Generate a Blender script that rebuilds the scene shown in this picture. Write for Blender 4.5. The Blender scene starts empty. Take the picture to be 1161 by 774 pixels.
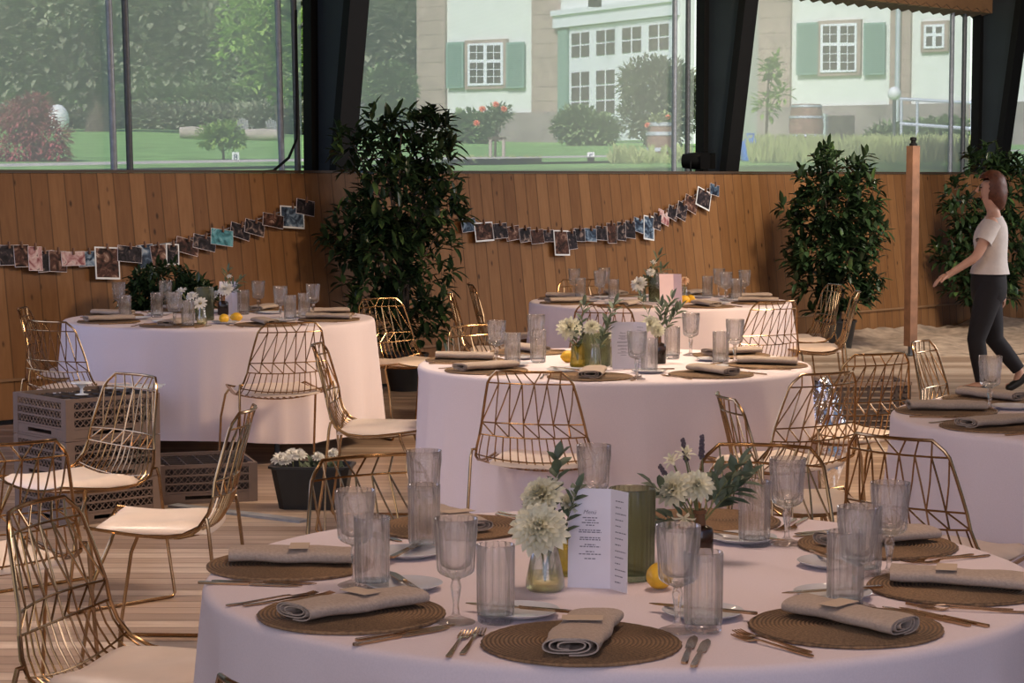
import bpy, bmesh, math, random
from mathutils import Vector, Matrix, noise
R = random.Random(11)
PI = math.pi
sc = bpy.context.scene
COL = sc.collection
# ------------------------------------------------------------------ camera
IW, IH, F = 1161.0, 774.0, 2400.0
HOR, CH = 199.5, 1.61
pitch = math.atan((IH/2-HOR)/F)
cd = bpy.data.cameras.new('camera'); cam = bpy.data.objects.new('camera', cd); COL.objects.link(cam)
cam.location = (0, 0, CH); cam.rotation_euler = (PI/2-pitch, 0, 0)
cd.sensor_width = 36; cd.lens = F/IW*36; cd.clip_end = 500
sc.camera = cam
cp, sp = math.cos(pitch), math.sin(pitch)
def ray(px, py):
    u, v = (px-IW/2)/F, -(py-IH/2)/F
    return Vector((u, cp+v*sp, -sp+v*cp))
def P(px, py, z=0.0):            # point of the photo on the level z
    r = ray(px, py); t = (z-CH)/r.z
    return Vector((r.x*t, r.y*t, z))
def PD(px, py, Y):               # point of the photo at the distance Y
    r = ray(px, py); t = Y/r.y
    return Vector((r.x*t, Y, CH+r.z*t))
# ------------------------------------------------------------------ materials
def nodes(name):
    m = bpy.data.materials.new(name); m.use_nodes = True
    nt = m.node_tree; b = nt.nodes['Principled BSDF']
    return m, nt, b
def nd(nt, typ, ins=None, **kw):
    n = nt.nodes.new(typ)
    for k, v in kw.items(): setattr(n, k, v)
    for k, v in (ins or {}).items():
        if isinstance(v, bpy.types.NodeSocket): nt.links.new(v, n.inputs[k])
        else: n.inputs[k].default_value = v
    return n
def mth(nt, op, a, b=None, c=None):
    n = nt.nodes.new('ShaderNodeMath'); n.operation = op
    for i, v in enumerate((a, b, c)):
        if v is None: continue
        if isinstance(v, bpy.types.NodeSocket): nt.links.new(v, n.inputs[i])
        else: n.inputs[i].default_value = v
    return n.outputs[0]
def c4(c): return (c[0], c[1], c[2], 1)
def ramp(nt, fac, stops, interp='LINEAR'):
    n = nt.nodes.new('ShaderNodeValToRGB'); nt.links.new(fac, n.inputs[0])
    n.color_ramp.interpolation = interp
    e = n.color_ramp.elements
    while len(e) < len(stops): e.new(0.5)
    for x, (p, c) in zip(e, stops): x.position = p; x.color = c4(c)
    return n.outputs[0]
def mat(name, col, rough=.6, metal=0., var=.12, scale=20., bump=0., coat=0., obrand=0., spec=.5, trans=0., sub=0.):
    m, nt, b = nodes(name)
    tc = nd(nt, 'ShaderNodeTexCoord')
    nz = nd(nt, 'ShaderNodeTexNoise', {'Vector': tc.outputs['Object'], 'Scale': scale, 'Detail': 3.})
    lo = tuple(max(0, x*(1-var)) for x in col); hi = tuple(min(1, x*(1+var)) for x in col)
    cr = ramp(nt, nz.outputs['Fac'], [(.3, lo), (.7, hi)])
    if obrand:
        oi = nd(nt, 'ShaderNodeObjectInfo')
        hs = nd(nt, 'ShaderNodeHueSaturation', {'Color': cr, 'Value': mth(nt, 'MULTIPLY_ADD', oi.outputs['Random'], 2*obrand, 1-obrand)})
        cr = hs.outputs[0]
    nt.links.new(cr, b.inputs['Base Color'])
    b.inputs['Roughness'].default_value = rough; b.inputs['Metallic'].default_value = metal
    b.inputs['Specular IOR Level'].default_value = spec
    if coat: b.inputs['Coat Weight'].default_value = coat
    if bump:
        bp = nd(nt, 'ShaderNodeBump', {'Height': nz.outputs['Fac'], 'Strength': bump, 'Distance': .01})
        nt.links.new(bp.outputs[0], b.inputs['Normal'])
    if trans:      # leaves and petals let a little light through
        tr = nd(nt, 'ShaderNodeBsdfTranslucent', {'Color': cr})
        mx = nd(nt, 'ShaderNodeMixShader', {0: trans, 1: b.outputs[0], 2: tr.outputs[0]})
        nt.links.new(mx.outputs[0], nt.nodes['Material Output'].inputs[0])
    return m
def planks(name, axis, width, cols, groove, rough, grain=(30, 30, 1.5), knots=True, groove_w=.05):
    m, nt, b = nodes(name)
    tc = nd(nt, 'ShaderNodeTexCoord'); sx = nd(nt, 'ShaderNodeSeparateXYZ', {0: tc.outputs['Object']})
    q = mth(nt, 'DIVIDE', sx.outputs[axis], width)
    idn = nd(nt, 'ShaderNodeTexWhiteNoise', {'W': mth(nt, 'FLOOR', q)}, noise_dimensions='1D')
    fr = mth(nt, 'FRACT', q)
    off = nd(nt, 'ShaderNodeCombineXYZ', {2: mth(nt, 'MULTIPLY', idn.outputs[0], 37.), 0: mth(nt, 'MULTIPLY', idn.outputs[0], 11.)})
    mp = nd(nt, 'ShaderNodeVectorMath', {0: tc.outputs['Object'], 1: off.outputs[0]}, operation='ADD')
    ms = nd(nt, 'ShaderNodeVectorMath', {0: mp.outputs[0], 1: grain}, operation='MULTIPLY')
    nz = nd(nt, 'ShaderNodeTexNoise', {'Vector': ms.outputs[0], 'Scale': 1., 'Detail': 5., 'Distortion': .6})
    big = nd(nt, 'ShaderNodeTexNoise', {'Vector': tc.outputs['Object'], 'Scale': .7, 'Detail': 3.})
    t = mth(nt, 'ADD', mth(nt, 'MULTIPLY', nz.outputs['Fac'], .45), mth(nt, 'MULTIPLY', idn.outputs[0], .35))
    t = mth(nt, 'ADD', t, mth(nt, 'MULTIPLY', big.outputs['Fac'], .3))
    col = ramp(nt, t, [(.25, cols[0]), (.55, cols[1]), (.85, cols[2])])
    if knots:
        ks = (9, 9, 4.5) if axis == 0 else (3.2, 8, 8)
        kv = nd(nt, 'ShaderNodeVectorMath', {0: mp.outputs[0], 1: ks}, operation='MULTIPLY')
        vo = nd(nt, 'ShaderNodeTexVoronoi', {'Vector': kv.outputs[0], 'Scale': 1., 'Randomness': 1.})
        kf = ramp(nt, vo.outputs['Distance'], [(.05, (1, 1, 1)), (.14, (0, 0, 0))])
        mk = nd(nt, 'ShaderNodeMix', {0: mth(nt, 'MULTIPLY', kf, .85), 6: col, 7: c4(tuple(x*.22 for x in cols[0]))}, data_type='RGBA')
        col = mk.outputs[2]
    g = mth(nt, 'MINIMUM', fr, mth(nt, 'SUBTRACT', 1., fr))
    gf = ramp(nt, g, [(groove_w*.4, (1, 1, 1)), (groove_w, (0, 0, 0))])
    mg = nd(nt, 'ShaderNodeMix', {0: mth(nt, 'MULTIPLY', gf, .8), 6: col, 7: c4(groove)}, data_type='RGBA')
    nt.links.new(mg.outputs[2], b.inputs['Base Color'])
    b.inputs['Roughness'].default_value = rough
    b.inputs['Specular IOR Level'].default_value = .2 if axis == 0 else .5
    hh = mth(nt, 'SUBTRACT', mth(nt, 'MULTIPLY', nz.outputs['Fac'], .25), gf)
    bp = nd(nt, 'ShaderNodeBump', {'Height': hh, 'Strength': .35, 'Distance': .006})
    nt.links.new(bp.outputs[0], b.inputs['Normal'])
    return m
def glassm(name, col=(1, 1, 1), clear=.38, rough=.02, ior=1.46):
    m, nt, b = nodes(name)
    b.inputs['Base Color'].default_value = c4(col); b.inputs['Transmission Weight'].default_value = 1.
    b.inputs['Roughness'].default_value = rough; b.inputs['IOR'].default_value = ior
    tr = nd(nt, 'ShaderNodeBsdfTransparent', {'Color': c4(col)})
    mx = nd(nt, 'ShaderNodeMixShader', {0: clear, 1: b.outputs[0], 2: tr.outputs[0]})
    nt.links.new(mx.outputs[0], nt.nodes['Material Output'].inputs[0])
    return m
M = {}
M['wall'] = planks('pine_boards', 0, .135, ((.155, .068, .024), (.225, .106, .040), (.31, .158, .066)), (.09, .045, .02), .55)
M['deck'] = planks('deck_boards', 1, .115, ((.22, .145, .10), (.38, .265, .19), (.66, .53, .42)), (.10, .065, .045), .38, grain=(3.0, 30, 30), knots=False, groove_w=.06)
M['cap'] = mat('dark_wood', (.06, .035, .02), .6, scale=8)
M['beam'] = mat('beam_wood', (.24, .13, .06), .6, scale=6)
M['post'] = mat('post_wood', (.21, .10, .052), .6, scale=9, var=.25)
M['blackp'] = mat('black_paint', (.005, .005, .005), .6, spec=.2)
M['bluegrey'] = mat('blue_grey_steel', (.018, .026, .033), .6, scale=3)
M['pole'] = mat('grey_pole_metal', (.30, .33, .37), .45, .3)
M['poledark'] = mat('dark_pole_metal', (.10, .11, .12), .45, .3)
M['sand'] = mat('sand', (.36, .27, .20), .95, var=.35, scale=9, bump=1.)
M['cloth'] = mat('tablecloth_linen', (.79, .68, .69), .85, var=.03, scale=260, bump=.05)
M['gold'] = mat('brass_wire', (.40, .25, .125), .22, 1., var=.15, scale=14)
M['golddark'] = mat('aged_brass', (.50, .33, .16), .3, 1., var=.15, scale=14)
M['cutlery'] = mat('rose_gold_cutlery', (.50, .34, .21), .2, 1., var=.1, scale=30)
M['cushion'] = mat('cream_leatherette', (.80, .65, .53), .38, var=.06, scale=8, bump=.1)
M['rattan'] = mat('woven_seagrass', (.20, .115, .055), .8, var=.5, scale=110, bump=.8)
def coil(name, col):
    m, nt, b = nodes(name)
    tc = nd(nt, 'ShaderNodeTexCoord'); mp = nd(nt, 'ShaderNodeVectorMath', {0: tc.outputs['Object'], 1: (1, 1, 0)}, operation='MULTIPLY')
    ln = nd(nt, 'ShaderNodeVectorMath', {0: mp.outputs[0]}, operation='LENGTH'); sx = nd(nt, 'ShaderNodeSeparateXYZ', {0: tc.outputs['Object']})
    ang = mth(nt, 'ARCTAN2', sx.outputs[1], sx.outputs[0]); rr = mth(nt, 'ADD', ln.outputs['Value'], mth(nt, 'MULTIPLY', ang, .0081/6.2832))
    v = nd(nt, 'ShaderNodeCombineXYZ', {0: mth(nt, 'MULTIPLY', rr, 124.), 1: mth(nt, 'MULTIPLY', ang, 26.), 2: 0.})
    nz = nd(nt, 'ShaderNodeTexNoise', {'Vector': v.outputs[0], 'Scale': 1., 'Detail': 4.})
    w = mth(nt, 'ABSOLUTE', mth(nt, 'SINE', mth(nt, 'MULTIPLY', rr, 388.)))
    f = mth(nt, 'ADD', mth(nt, 'MULTIPLY', nz.outputs['Fac'], .62), mth(nt, 'MULTIPLY', w, .38))
    nt.links.new(ramp(nt, f, [(.25, tuple(x*.35 for x in col)), (.55, col), (.85, tuple(x*1.9 for x in col))]), b.inputs['Base Color'])
    b.inputs['Roughness'].default_value = .8
    bp = nd(nt, 'ShaderNodeBump', {'Height': f, 'Strength': .9, 'Distance': .004}); nt.links.new(bp.outputs[0], b.inputs['Normal']); return m
M['rattan'] = coil('woven_seagrass_coil', (.19, .112, .055))
M['linen'] = mat('taupe_linen', (.46, .36, .285), .9, var=.1, scale=160, bump=.25)
M['card'] = mat('kraft_card', (.56, .43, .31), .8, var=.04)
M['paper'] = mat('white_paper', (.86, .80, .84), .8, var=.02)
M['pinkpaper'] = mat('blush_paper', (.86, .64, .64), .8, var=.02)
M['ink'] = mat('grey_ink', (.25, .22, .26), .8, var=.02)
M['plate'] = mat('pale_stoneware', (.62, .62, .64), .3, var=.05, coat=.5)
def thinglass(name, tint=(.97, .97, .97), edge=(.84, .84, .84), refl=.85, base=.05, refr=.28, lighten=.025):
    m, nt, b = nodes(name); nt.nodes.remove(b)
    lw = nd(nt, 'ShaderNodeLayerWeight', {'Blend': .35})
    tr = nd(nt, 'ShaderNodeBsdfTransparent', {'Color': ramp(nt, lw.outputs['Facing'], [(.25, tint), (.95, edge)])})
    gl = nd(nt, 'ShaderNodeBsdfGlossy', {'Color': (1, 1, 1, 1), 'Roughness': .02})
    f = mth(nt, 'MULTIPLY_ADD', mth(nt, 'POWER', lw.outputs['Facing'], 1.7), refl, base)
    m1 = nd(nt, 'ShaderNodeMixShader', {0: f, 1: tr.outputs[0], 2: gl.outputs[0]})
    rf = nd(nt, 'ShaderNodeBsdfRefraction', {'Color': (1, 1, 1, 1), 'Roughness': .0, 'IOR': 1.42})
    mx = nd(nt, 'ShaderNodeMixShader', {0: refr, 1: m1.outputs[0], 2: rf.outputs[0]})
    df = nd(nt, 'ShaderNodeBsdfDiffuse', {'Color': (.95, .93, .92, 1)}); tl = nd(nt, 'ShaderNodeBsdfTranslucent', {'Color': (.95, .93, .92, 1)}); dm = nd(nt, 'ShaderNodeMixShader', {0: .5, 1: df.outputs[0], 2: tl.outputs[0]})  # white diffuse share lightens the glass in place of caustic light
    my = nd(nt, 'ShaderNodeMixShader', {0: lighten, 1: mx.outputs[0], 2: dm.outputs[0]})
    nt.links.new(my.outputs[0], nt.nodes['Material Output'].inputs[0]); return m
M['glass'] = thinglass('crystal')
M['stemglass'] = glassm('crystal_stem', (.97, .97, .97), .45)
M['vaseclear'] = thinglass('clear_vase_glass', (.95, .96, .92), (.5, .52, .45))
M['greenglass'] = glassm('green_ribbed_glass', (.50, .54, .41), .36, .2)
M['yellowglass'] = glassm('yellow_green_glass', (.74, .70, .36), .4, .05)
M['darkglass'] = glassm('black_brown_glass', (.035, .02, .015), .02, .08)
M['brownglass'] = mat('brown_bottle_neck', (.16, .07, .03), .15, coat=.6)
M['water'] = glassm('flower_water', (.95, .90, .62), .5, 0., 1.33)
M['lemon'] = mat('lemon_peel', (.80, .46, .03), .45, var=.12, scale=60, bump=.15)
M['petal'] = mat('cream_petals', (.84, .80, .60), .65, var=.08, scale=30, trans=.25)
M['petalw'] = mat('white_petals', (.86, .84, .78), .65, var=.05, scale=30, trans=.25)
M['petalp'] = mat('peach_petals', (.85, .58, .38), .65, var=.08, scale=30, trans=.25)
M['eyecentre'] = mat('flower_centre', (.30, .24, .06), .8)
M['euca'] = mat('grey_green_leaves', (.11, .145, .085), .55, var=.35, scale=25, trans=.1)
M['lav'] = mat('lavender_buds', (.10, .075, .09), .8, var=.2)
M['stem'] = mat('green_stem', (.16, .17, .06), .6)
M['laurel'] = mat('laurel_leaves', (.026, .052, .020), .33, var=.55, scale=2.2, trans=.12)
M['laurelyoung'] = mat('young_laurel_leaves', (.085, .15, .045), .35, var=.3, scale=2.2, trans=.15)
M['bark'] = mat('bark', (.11, .085, .065), .9, var=.35, scale=12, bump=.8)
M['pot'] = mat('black_plastic', (.013, .014, .015), .45)
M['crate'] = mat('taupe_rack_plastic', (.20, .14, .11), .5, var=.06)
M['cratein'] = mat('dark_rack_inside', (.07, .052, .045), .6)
M['foil'] = mat('silver_foil', (.75, .76, .8), .14, 1., var=.05, scale=30, bump=.8)
M['skin'] = mat('skin', (.62, .36, .26), .5, var=.05)
M['tee'] = mat('white_cotton', (.72, .66, .62), .9, var=.05, scale=25, bump=.2)
M['trouser'] = mat('black_trousers', (.014, .013, .016), .85)
M['hair'] = mat('auburn_hair', (.11, .036, .018), .5, var=.35, scale=40)
M['eye'] = mat('eye_dark', (.02, .015, .012), .3)
M['lips'] = mat('lips', (.45, .18, .15), .5)
M['strip'] = mat('grey_strip', (.28, .29, .32), .5)
# outdoors
M['lawn'] = mat('lawn', (.25, .46, .13), .95, var=.35, scale=2.5, bump=.5)
M['path'] = mat('pale_gravel', (.62, .58, .52), .95, var=.12, scale=3)
M['plaster'] = mat('cream_plaster', (.76, .80, .77), .9, var=.05, scale=3, bump=.15)
M['stone'] = mat('pink_sandstone', (.40, .315, .27), .9, var=.14, scale=2.2, bump=.2)
M['plinth'] = mat('grey_sandstone_base', (.31, .265, .25), .9, var=.25, scale=1.2, bump=.2)
M['shutter'] = mat('sage_green_shutter', (.24, .37, .32), .6, var=.06)
M['whitewood'] = mat('white_painted_wood', (.80, .84, .90), .5, var=.03)
M['pane'] = mat('dark_window_glass', (.10, .085, .08), .12, var=.3, scale=1.5, coat=.6)
M['fol1'] = mat('deep_green_foliage', (.30, .32, .22), .7, var=.5, scale=.7, trans=.2)
M['fol2'] = mat('mid_green_foliage', (.26, .35, .16), .7, var=.4, scale=.9, trans=.2)
M['fol3'] = mat('bright_green_foliage', (.34, .50, .13), .7, var=.3, scale=1.2, trans=.3)
M['fol4'] = mat('meadow_foliage', (.40, .46, .20), .8, var=.35, scale=1.2, trans=.2)
M['maple'] = mat('red_maple_leaves', (.50, .13, .15), .7, var=.35, scale=2, trans=.25)
M['rose'] = mat('coral_rose_petals', (.85, .24, .13), .6, var=.1)
M['barrel'] = mat('barrel_oak', (.26, .165, .125), .8, var=.25, scale=6)
M['hoop'] = mat('barrel_hoop', (.60, .66, .72), .45, .5)
M['blue'] = mat('blue_plastic', (.05, .22, .75), .4)
M['chairgrey'] = mat('grey_weathered_wood', (.36, .36, .35), .8, var=.15)
M['log'] = mat('pale_log', (.48, .42, .36), .9, var=.2, scale=4)
M['white'] = mat('white_enamel', (.80, .82, .84), .4, var=.03)
M['inkblue'] = mat('dark_blue_ink', (.03, .05, .12), .6)
M['fender'] = mat('roof_sheet', (.15, .11, .08), .7)
def netm():
    m, nt, b = nodes('windbreak_net')
    b.inputs['Base Color'].default_value = (.90, .90, .85, 1); b.inputs['Roughness'].default_value = .9
    tl = nd(nt, 'ShaderNodeBsdfTranslucent', {'Color': (.95, .94, .90, 1)})
    m1 = nd(nt, 'ShaderNodeMixShader', {0: .7, 1: b.outputs[0], 2: tl.outputs[0]})
    tc = nd(nt, 'ShaderNodeTexCoord')
    w1 = nd(nt, 'ShaderNodeTexWave', {'Vector': tc.outputs['Object'], 'Scale': 34., 'Distortion': .3}, bands_direction='X')
    w2 = nd(nt, 'ShaderNodeTexWave', {'Vector': tc.outputs['Object'], 'Scale': 34., 'Distortion': .3}, bands_direction='Z')
    fac = mth(nt, 'MULTIPLY_ADD', mth(nt, 'ADD', w1.outputs[1], w2.outputs[1]), .045, NET)
    tr = nd(nt, 'ShaderNodeBsdfTransparent')
    m2 = nd(nt, 'ShaderNodeMixShader', {0: fac, 1: tr.outputs[0], 2: m1.outputs[0]})
    nt.links.new(m2.outputs[0], nt.nodes['Material Output'].inputs[0])
    return m
NET = .46
M['net'] = netm()
def picm(name, stops, scale):
    m, nt, b = nodes(name)
    tc = nd(nt, 'ShaderNodeTexCoord'); oi = nd(nt, 'ShaderNodeObjectInfo')
    ad = nd(nt, 'ShaderNodeVectorMath', {0: tc.outputs['Object'], 1: oi.outputs['Location']}, operation='ADD')
    vo = nd(nt, 'ShaderNodeTexNoise', {'Vector': ad.outputs[0], 'Scale': scale, 'Detail': 4., 'Distortion': 1.2})
    nt.links.new(ramp(nt, vo.outputs['Fac'], stops), b.inputs['Base Color'])
    b.inputs['Roughness'].default_value = .6; b.inputs['Specular IOR Level'].default_value = .15
    return m
M['pic_dark'] = picm('dark_snapshot', [(.40, (.010, .009, .012)), (.56, (.035, .028, .035)), (.66, (.22, .16, .14)), (.74, (.5, .42, .38))], 16)
M['pic_brown'] = picm('brown_snapshot', [(.36, (.015, .010, .009)), (.54, (.09, .04, .03)), (.66, (.28, .17, .13)), (.75, (.6, .5, .43))], 16)
M['pic_pink'] = picm('pale_pink_snapshot', [(.35, (.25, .08, .09)), (.48, (.50, .30, .30)), (.62, (.66, .52, .50)), (.75, (.12, .08, .08))], 14)
M['pic_blue'] = picm('blue_snapshot', [(.35, (.01, .015, .03)), (.5, (.05, .08, .13)), (.62, (.2, .28, .38)), (.75, (.5, .55, .6))], 14)
M['pic_teal'] = picm('teal_snapshot', [(.35, (.03, .10, .12)), (.5, (.09, .30, .36)), (.65, (.22, .48, .55)), (.75, (.05, .05, .06))], 12)
# ------------------------------------------------------------------ mesh builder
class MB:
    def __init__(s): s.v = []; s.f = []; s.m = []
    def add(s, vs, fs, mi=0):
        o = len(s.v); s.v += [tuple(v) for v in vs]; s.f += [tuple(i+o for i in f) for f in fs]; s.m += [mi]*len(fs); return s
    def box(s, c, d, mx=None, mi=0):
        x, y, z = d[0]/2, d[1]/2, d[2]/2
        vs = [Vector((a*x, b*y, e*z)) for a in (-1, 1) for b in (-1, 1) for e in (-1, 1)]
        if mx is not None: vs = [mx @ v for v in vs]
        vs = [v+Vector(c) for v in vs]
        return s.add(vs, [(0, 1, 3, 2), (4, 6, 7, 5), (0, 4, 5, 1), (2, 3, 7, 6), (0, 2, 6, 4), (1, 5, 7, 3)], mi)
    def bar(s, a, b, w, h, mi=0):        # box from a to b
        a, b = Vector(a), Vector(b); d = b-a
        q = d.to_track_quat('Y', 'Z').to_matrix()
        return s.box((a+b)/2, (w, d.length, h), q, mi)
    def tube(s, pts, r, n=6, closed=False, mi=0, cap=True):
        pts = [Vector(p) for p in pts]; k = len(pts); rs = r if isinstance(r, (list, tuple)) else [r]*k
        vs = []; prev = None
        for i, p in enumerate(pts):
            if closed: t = pts[(i+1) % k]-pts[i-1]
            else: t = pts[min(i+1, k-1)]-pts[max(i-1, 0)]
            if t.length < 1e-9: t = Vector((0, 0, 1))
            t.normalize()
            if prev is None:
                a = t.cross(Vector((0, 0, 1)))
                if a.length < .05: a = t.cross(Vector((1, 0, 0)))
            else: a = prev-t*prev.dot(t)
            if a.length < 1e-6: a = t.orthogonal()
            a.normalize(); prev = a; b = t.cross(a)
            for j in range(n):
                g = 2*PI*j/n; vs.append(p+(a*math.cos(g)+b*math.sin(g))*rs[i])
        fs = []
        for i in range(k if closed else k-1):
            for j in range(n):
                i2 = (i+1) % k; fs.append((i*n+j, i*n+(j+1) % n, i2*n+(j+1) % n, i2*n+j))
        if cap and not closed: fs += [tuple(range(n-1, -1, -1)), tuple((k-1)*n+j for j in range(n))]
        return s.add(vs, fs, mi)
    def lathe(s, prof, n=32, c=(0, 0, 0), rib=None, mi=0):   # prof: (r,z); rib(theta,i)->factor
        vs = []
        for i, (r, z) in enumerate(prof):
            for j in range(n):
                g = 2*PI*j/n; q = r*(rib(g, i) if rib else 1)
                vs.append((c[0]+q*math.cos(g), c[1]+q*math.sin(g), c[2]+z))
        fs = [(i*n+j, i*n+(j+1) % n, (i+1)*n+(j+1) % n, (i+1)*n+j) for i in range(len(prof)-1) for j in range(n)]
        if prof[0][0] > 1e-6: fs.append(tuple(range(n-1, -1, -1)))
        if prof[-1][0] > 1e-6: fs.append(tuple((len(prof)-1)*n+j for j in range(n)))
        return s.add(vs, fs, mi)
    def ball(s, c, r, n=12, mi=0):
        r = (r, r, r) if not isinstance(r, (tuple, list)) else r
        vs = []; fs = []; m = n//2
        for i in range(m+1):
            t = PI*i/m
            for j in range(n): vs.append((c[0]+r[0]*math.sin(t)*math.cos(2*PI*j/n), c[1]+r[1]*math.sin(t)*math.sin(2*PI*j/n), c[2]+r[2]*math.cos(t)))
        fs = [(i*n+j, (i+1)*n+j, (i+1)*n+(j+1) % n, i*n+(j+1) % n) for i in range(m) for j in range(n)]
        return s.add(vs, fs, mi)
    def prism(s, poly, axis, a, b, mi=0):   # polygon extruded along an axis
        n = len(poly); vs = []
        for t in (a, b):
            for p in poly:
                q = list(p); q.insert(axis, t); vs.append(q)
        fs = [tuple(range(n)), tuple(range(2*n-1, n-1, -1))]+[(i, (i+1) % n, n+(i+1) % n, n+i) for i in range(n)]
        return s.add(vs, fs, mi)
    def leaf(s, p, d, up, L, W, fold=.25, mi=0):
        d = d.normalized(); sd = d.cross(up)
        if sd.length < 1e-4: sd = d.orthogonal()
        sd.normalize(); n = sd.cross(d)
        a = p; b = p+d*L
        l1 = p+d*L*.33+sd*W/2+n*W*fold; r1 = p+d*L*.33-sd*W/2+n*W*fold
        l2 = p+d*L*.7+sd*W*.42+n*W*fold*.6; r2 = p+d*L*.7-sd*W*.42+n*W*fold*.6
        b = b-n*L*.06; m1 = p+d*L*.5
        return s.add([a, l1, l2, b, r2, r1, m1], [(0, 6, 1), (1, 6, 2), (2, 6, 3), (3, 6, 4), (4, 6, 5), (5, 6, 0)], mi)
    def mesh(s, name, mats, smooth=True, ang=40):
        me = bpy.data.meshes.new(name); me.from_pydata(s.v, [], s.f); me.update()
        for x in (mats if isinstance(mats, (list, tuple)) else [mats]): me.materials.append(x)
        if any(s.m): me.polygons.foreach_set('material_index', s.m)
        if smooth:
            me.polygons.foreach_set('use_smooth', [True]*len(s.f))
            if ang: me.set_sharp_from_angle(angle=math.radians(ang))
        bm = bmesh.new(); bm.from_mesh(me); bmesh.ops.recalc_face_normals(bm, faces=bm.faces); bm.to_mesh(me); bm.free()
        return me
    def build(s, name, mats, parent=None, smooth=True, ang=40, loc=None, rot=None):
        o = bpy.data.objects.new(name, s.mesh(name, mats, smooth, ang)); COL.objects.link(o)
        if parent: o.parent = parent
        if loc is not None: o.location = loc
        if rot is not None: o.rotation_euler = rot if isinstance(rot, (tuple, list)) else (0, 0, rot)
        return o
def tag(o, label=None, cat=None, group=None, kind=None):
    if label: o['label'] = label
    if cat: o['category'] = cat
    if group: o['group'] = group
    if kind: o['kind'] = kind
    return o
def thing(name, label, cat, loc=(0, 0, 0), rotz=0., group=None):
    o = bpy.data.objects.new(name, None); COL.objects.link(o); o.empty_display_size = .1
    o.location = loc; o.rotation_euler = (0, 0, rotz)
    return tag(o, label, cat, group)
def dup(root, loc, rotz=0., label=None, group=None):
    def cp_(o, par):
        c = o.copy(); COL.objects.link(c)
        if par: c.parent = par
        for ch in KIDS.get(o.name) or list(o.children): cp_(ch, c)
        return c
    r = cp_(root, None); r.location = loc; r.rotation_euler = (0, 0, rotz)
    if label: r['label'] = label
    if group: r['group'] = group
    return r
KIDS = {}
FIRST = {}
HIDDEN = {   # wholly behind other things in this view
 'inner fork left of the placemat at the left end of the front table',
 'outer fork left of the placemat at the left end of the front table',
 'butter knife on the side plate at the back left of the front table',
 'inner knife right of the placemat at the right end of the front table',
 'outer knife right of the placemat at the right end of the front table',
 'inner fork left of the placemat at the right of the middle table',
 'butter knife on the side plate at the left front of the middle table',
 'inner knife right of the placemat at the right front of the middle table',
 'inner fork left of the placemat at the right of the back table',
 'inner knife right of the placemat at the right of the back table',
 'inner knife right of the placemat at the back right of the back table',
 'inner fork left of the placemat at the left front of the back table',
 'inner knife right of the placemat at the right front of the back table',
 'pale side plate by the setting at the back of the right edge table',
 'inner fork left of the placemat at the back of the right edge table',
 'inner knife right of the placemat at the back of the right edge table',
 'inner fork left of the placemat at the left end of the right edge table',
 'pale side plate by the setting at the left front of the right edge table'}
def put(key, make, loc, rotz, label, group=None):      # first use builds the thing, later uses copy it
    if label in HIDDEN: return None
    if key not in FIRST:
        o = make(); FIRST[key] = o; o.location = loc; o.rotation_euler = (0, 0, rotz); tag(o, label, None, group); return o
    return dup(FIRST[key], loc, rotz, label, group)
def struct(name, mb, m, parent=None, **kw):
    o = mb.build(name, m, parent, **kw)
    if not parent: o['kind'] = 'structure'
    return o
# ------------------------------------------------------------------ the hall
PHI = math.atan2(.723, .690)
O3 = Vector((-1.65, 16.9, 0))
T3 = Vector((math.cos(PHI), math.sin(PHI), 0)); OUT = Vector((-math.sin(PHI), math.cos(PHI), 0))
def wl(s, y, z): return O3+T3*s+OUT*y+Vector((0, 0, z))
def ray_s(px, y):          # s of the wall plane y seen at column px
    r = ray(px, 199.5); a = O3+OUT*y
    det = r.x*(-T3.y)+T3.x*r.y
    return (r.x*a.y-r.y*a.x)/(-det) if abs(det) > 1e-9 else 0
def sgn_s(px, y):
    # solve t*r = a + s*T3 in plan
    r = ray(px, 199.5); a = O3+OUT*y
    m = Matrix(((r.x, -T3.x), (r.y, -T3.y))); q = m.inverted() @ Vector((a.x, a.y)); return q[1]
WT, WTY, WBY = 1.632, -.62, -.82
def wall_y(z): return WBY+.02 if z < .25 else WBY+.02+(WTY-WBY-.02)*(z-.25)/(WT-.25)
def wallhit(px, py):        # where the photo's pixel meets the leaning boards
    a = wl(0, wall_y(.25), .25); b = wl(0, WTY, WT); n = T3.cross(b-a).normalized()
    r = ray(px, py); o = Vector((0, 0, CH)); t = (a-o).dot(n)/r.dot(n)
    return o+r*t
S0, S1 = -7., 14.5
mb = MB()
mb.prism([(WBY, 0), (WBY+.02, .25), (WTY, WT), (WTY+.045, WT), (WBY+.065, .25), (WBY+.06, 0)], 0, S0, S1)
w = struct('wall_back', mb, M['wall'], smooth=False); w.location = O3; w.rotation_euler = (0, 0, PHI)
mb = MB(); mb.box(((S0+S1)/2, WTY+.02, WT+.011), (S1-S0, .07, .02)); mb.box(((S0+S1)/2, WTY+.33, WT-.03), (S1-S0, .56, .03))
o = struct('trim_1', mb, M['cap'], smooth=False); o.location = O3; o.rotation_euler = (0, 0, PHI)
mb = MB(); mb.box(((S0+S1)/2, WBY+.008, .262), (S1-S0, .012, .018))
o = struct('baseboard_back', mb, M['beam'], smooth=False); o.location = O3; o.rotation_euler = (0, 0, PHI)
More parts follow.
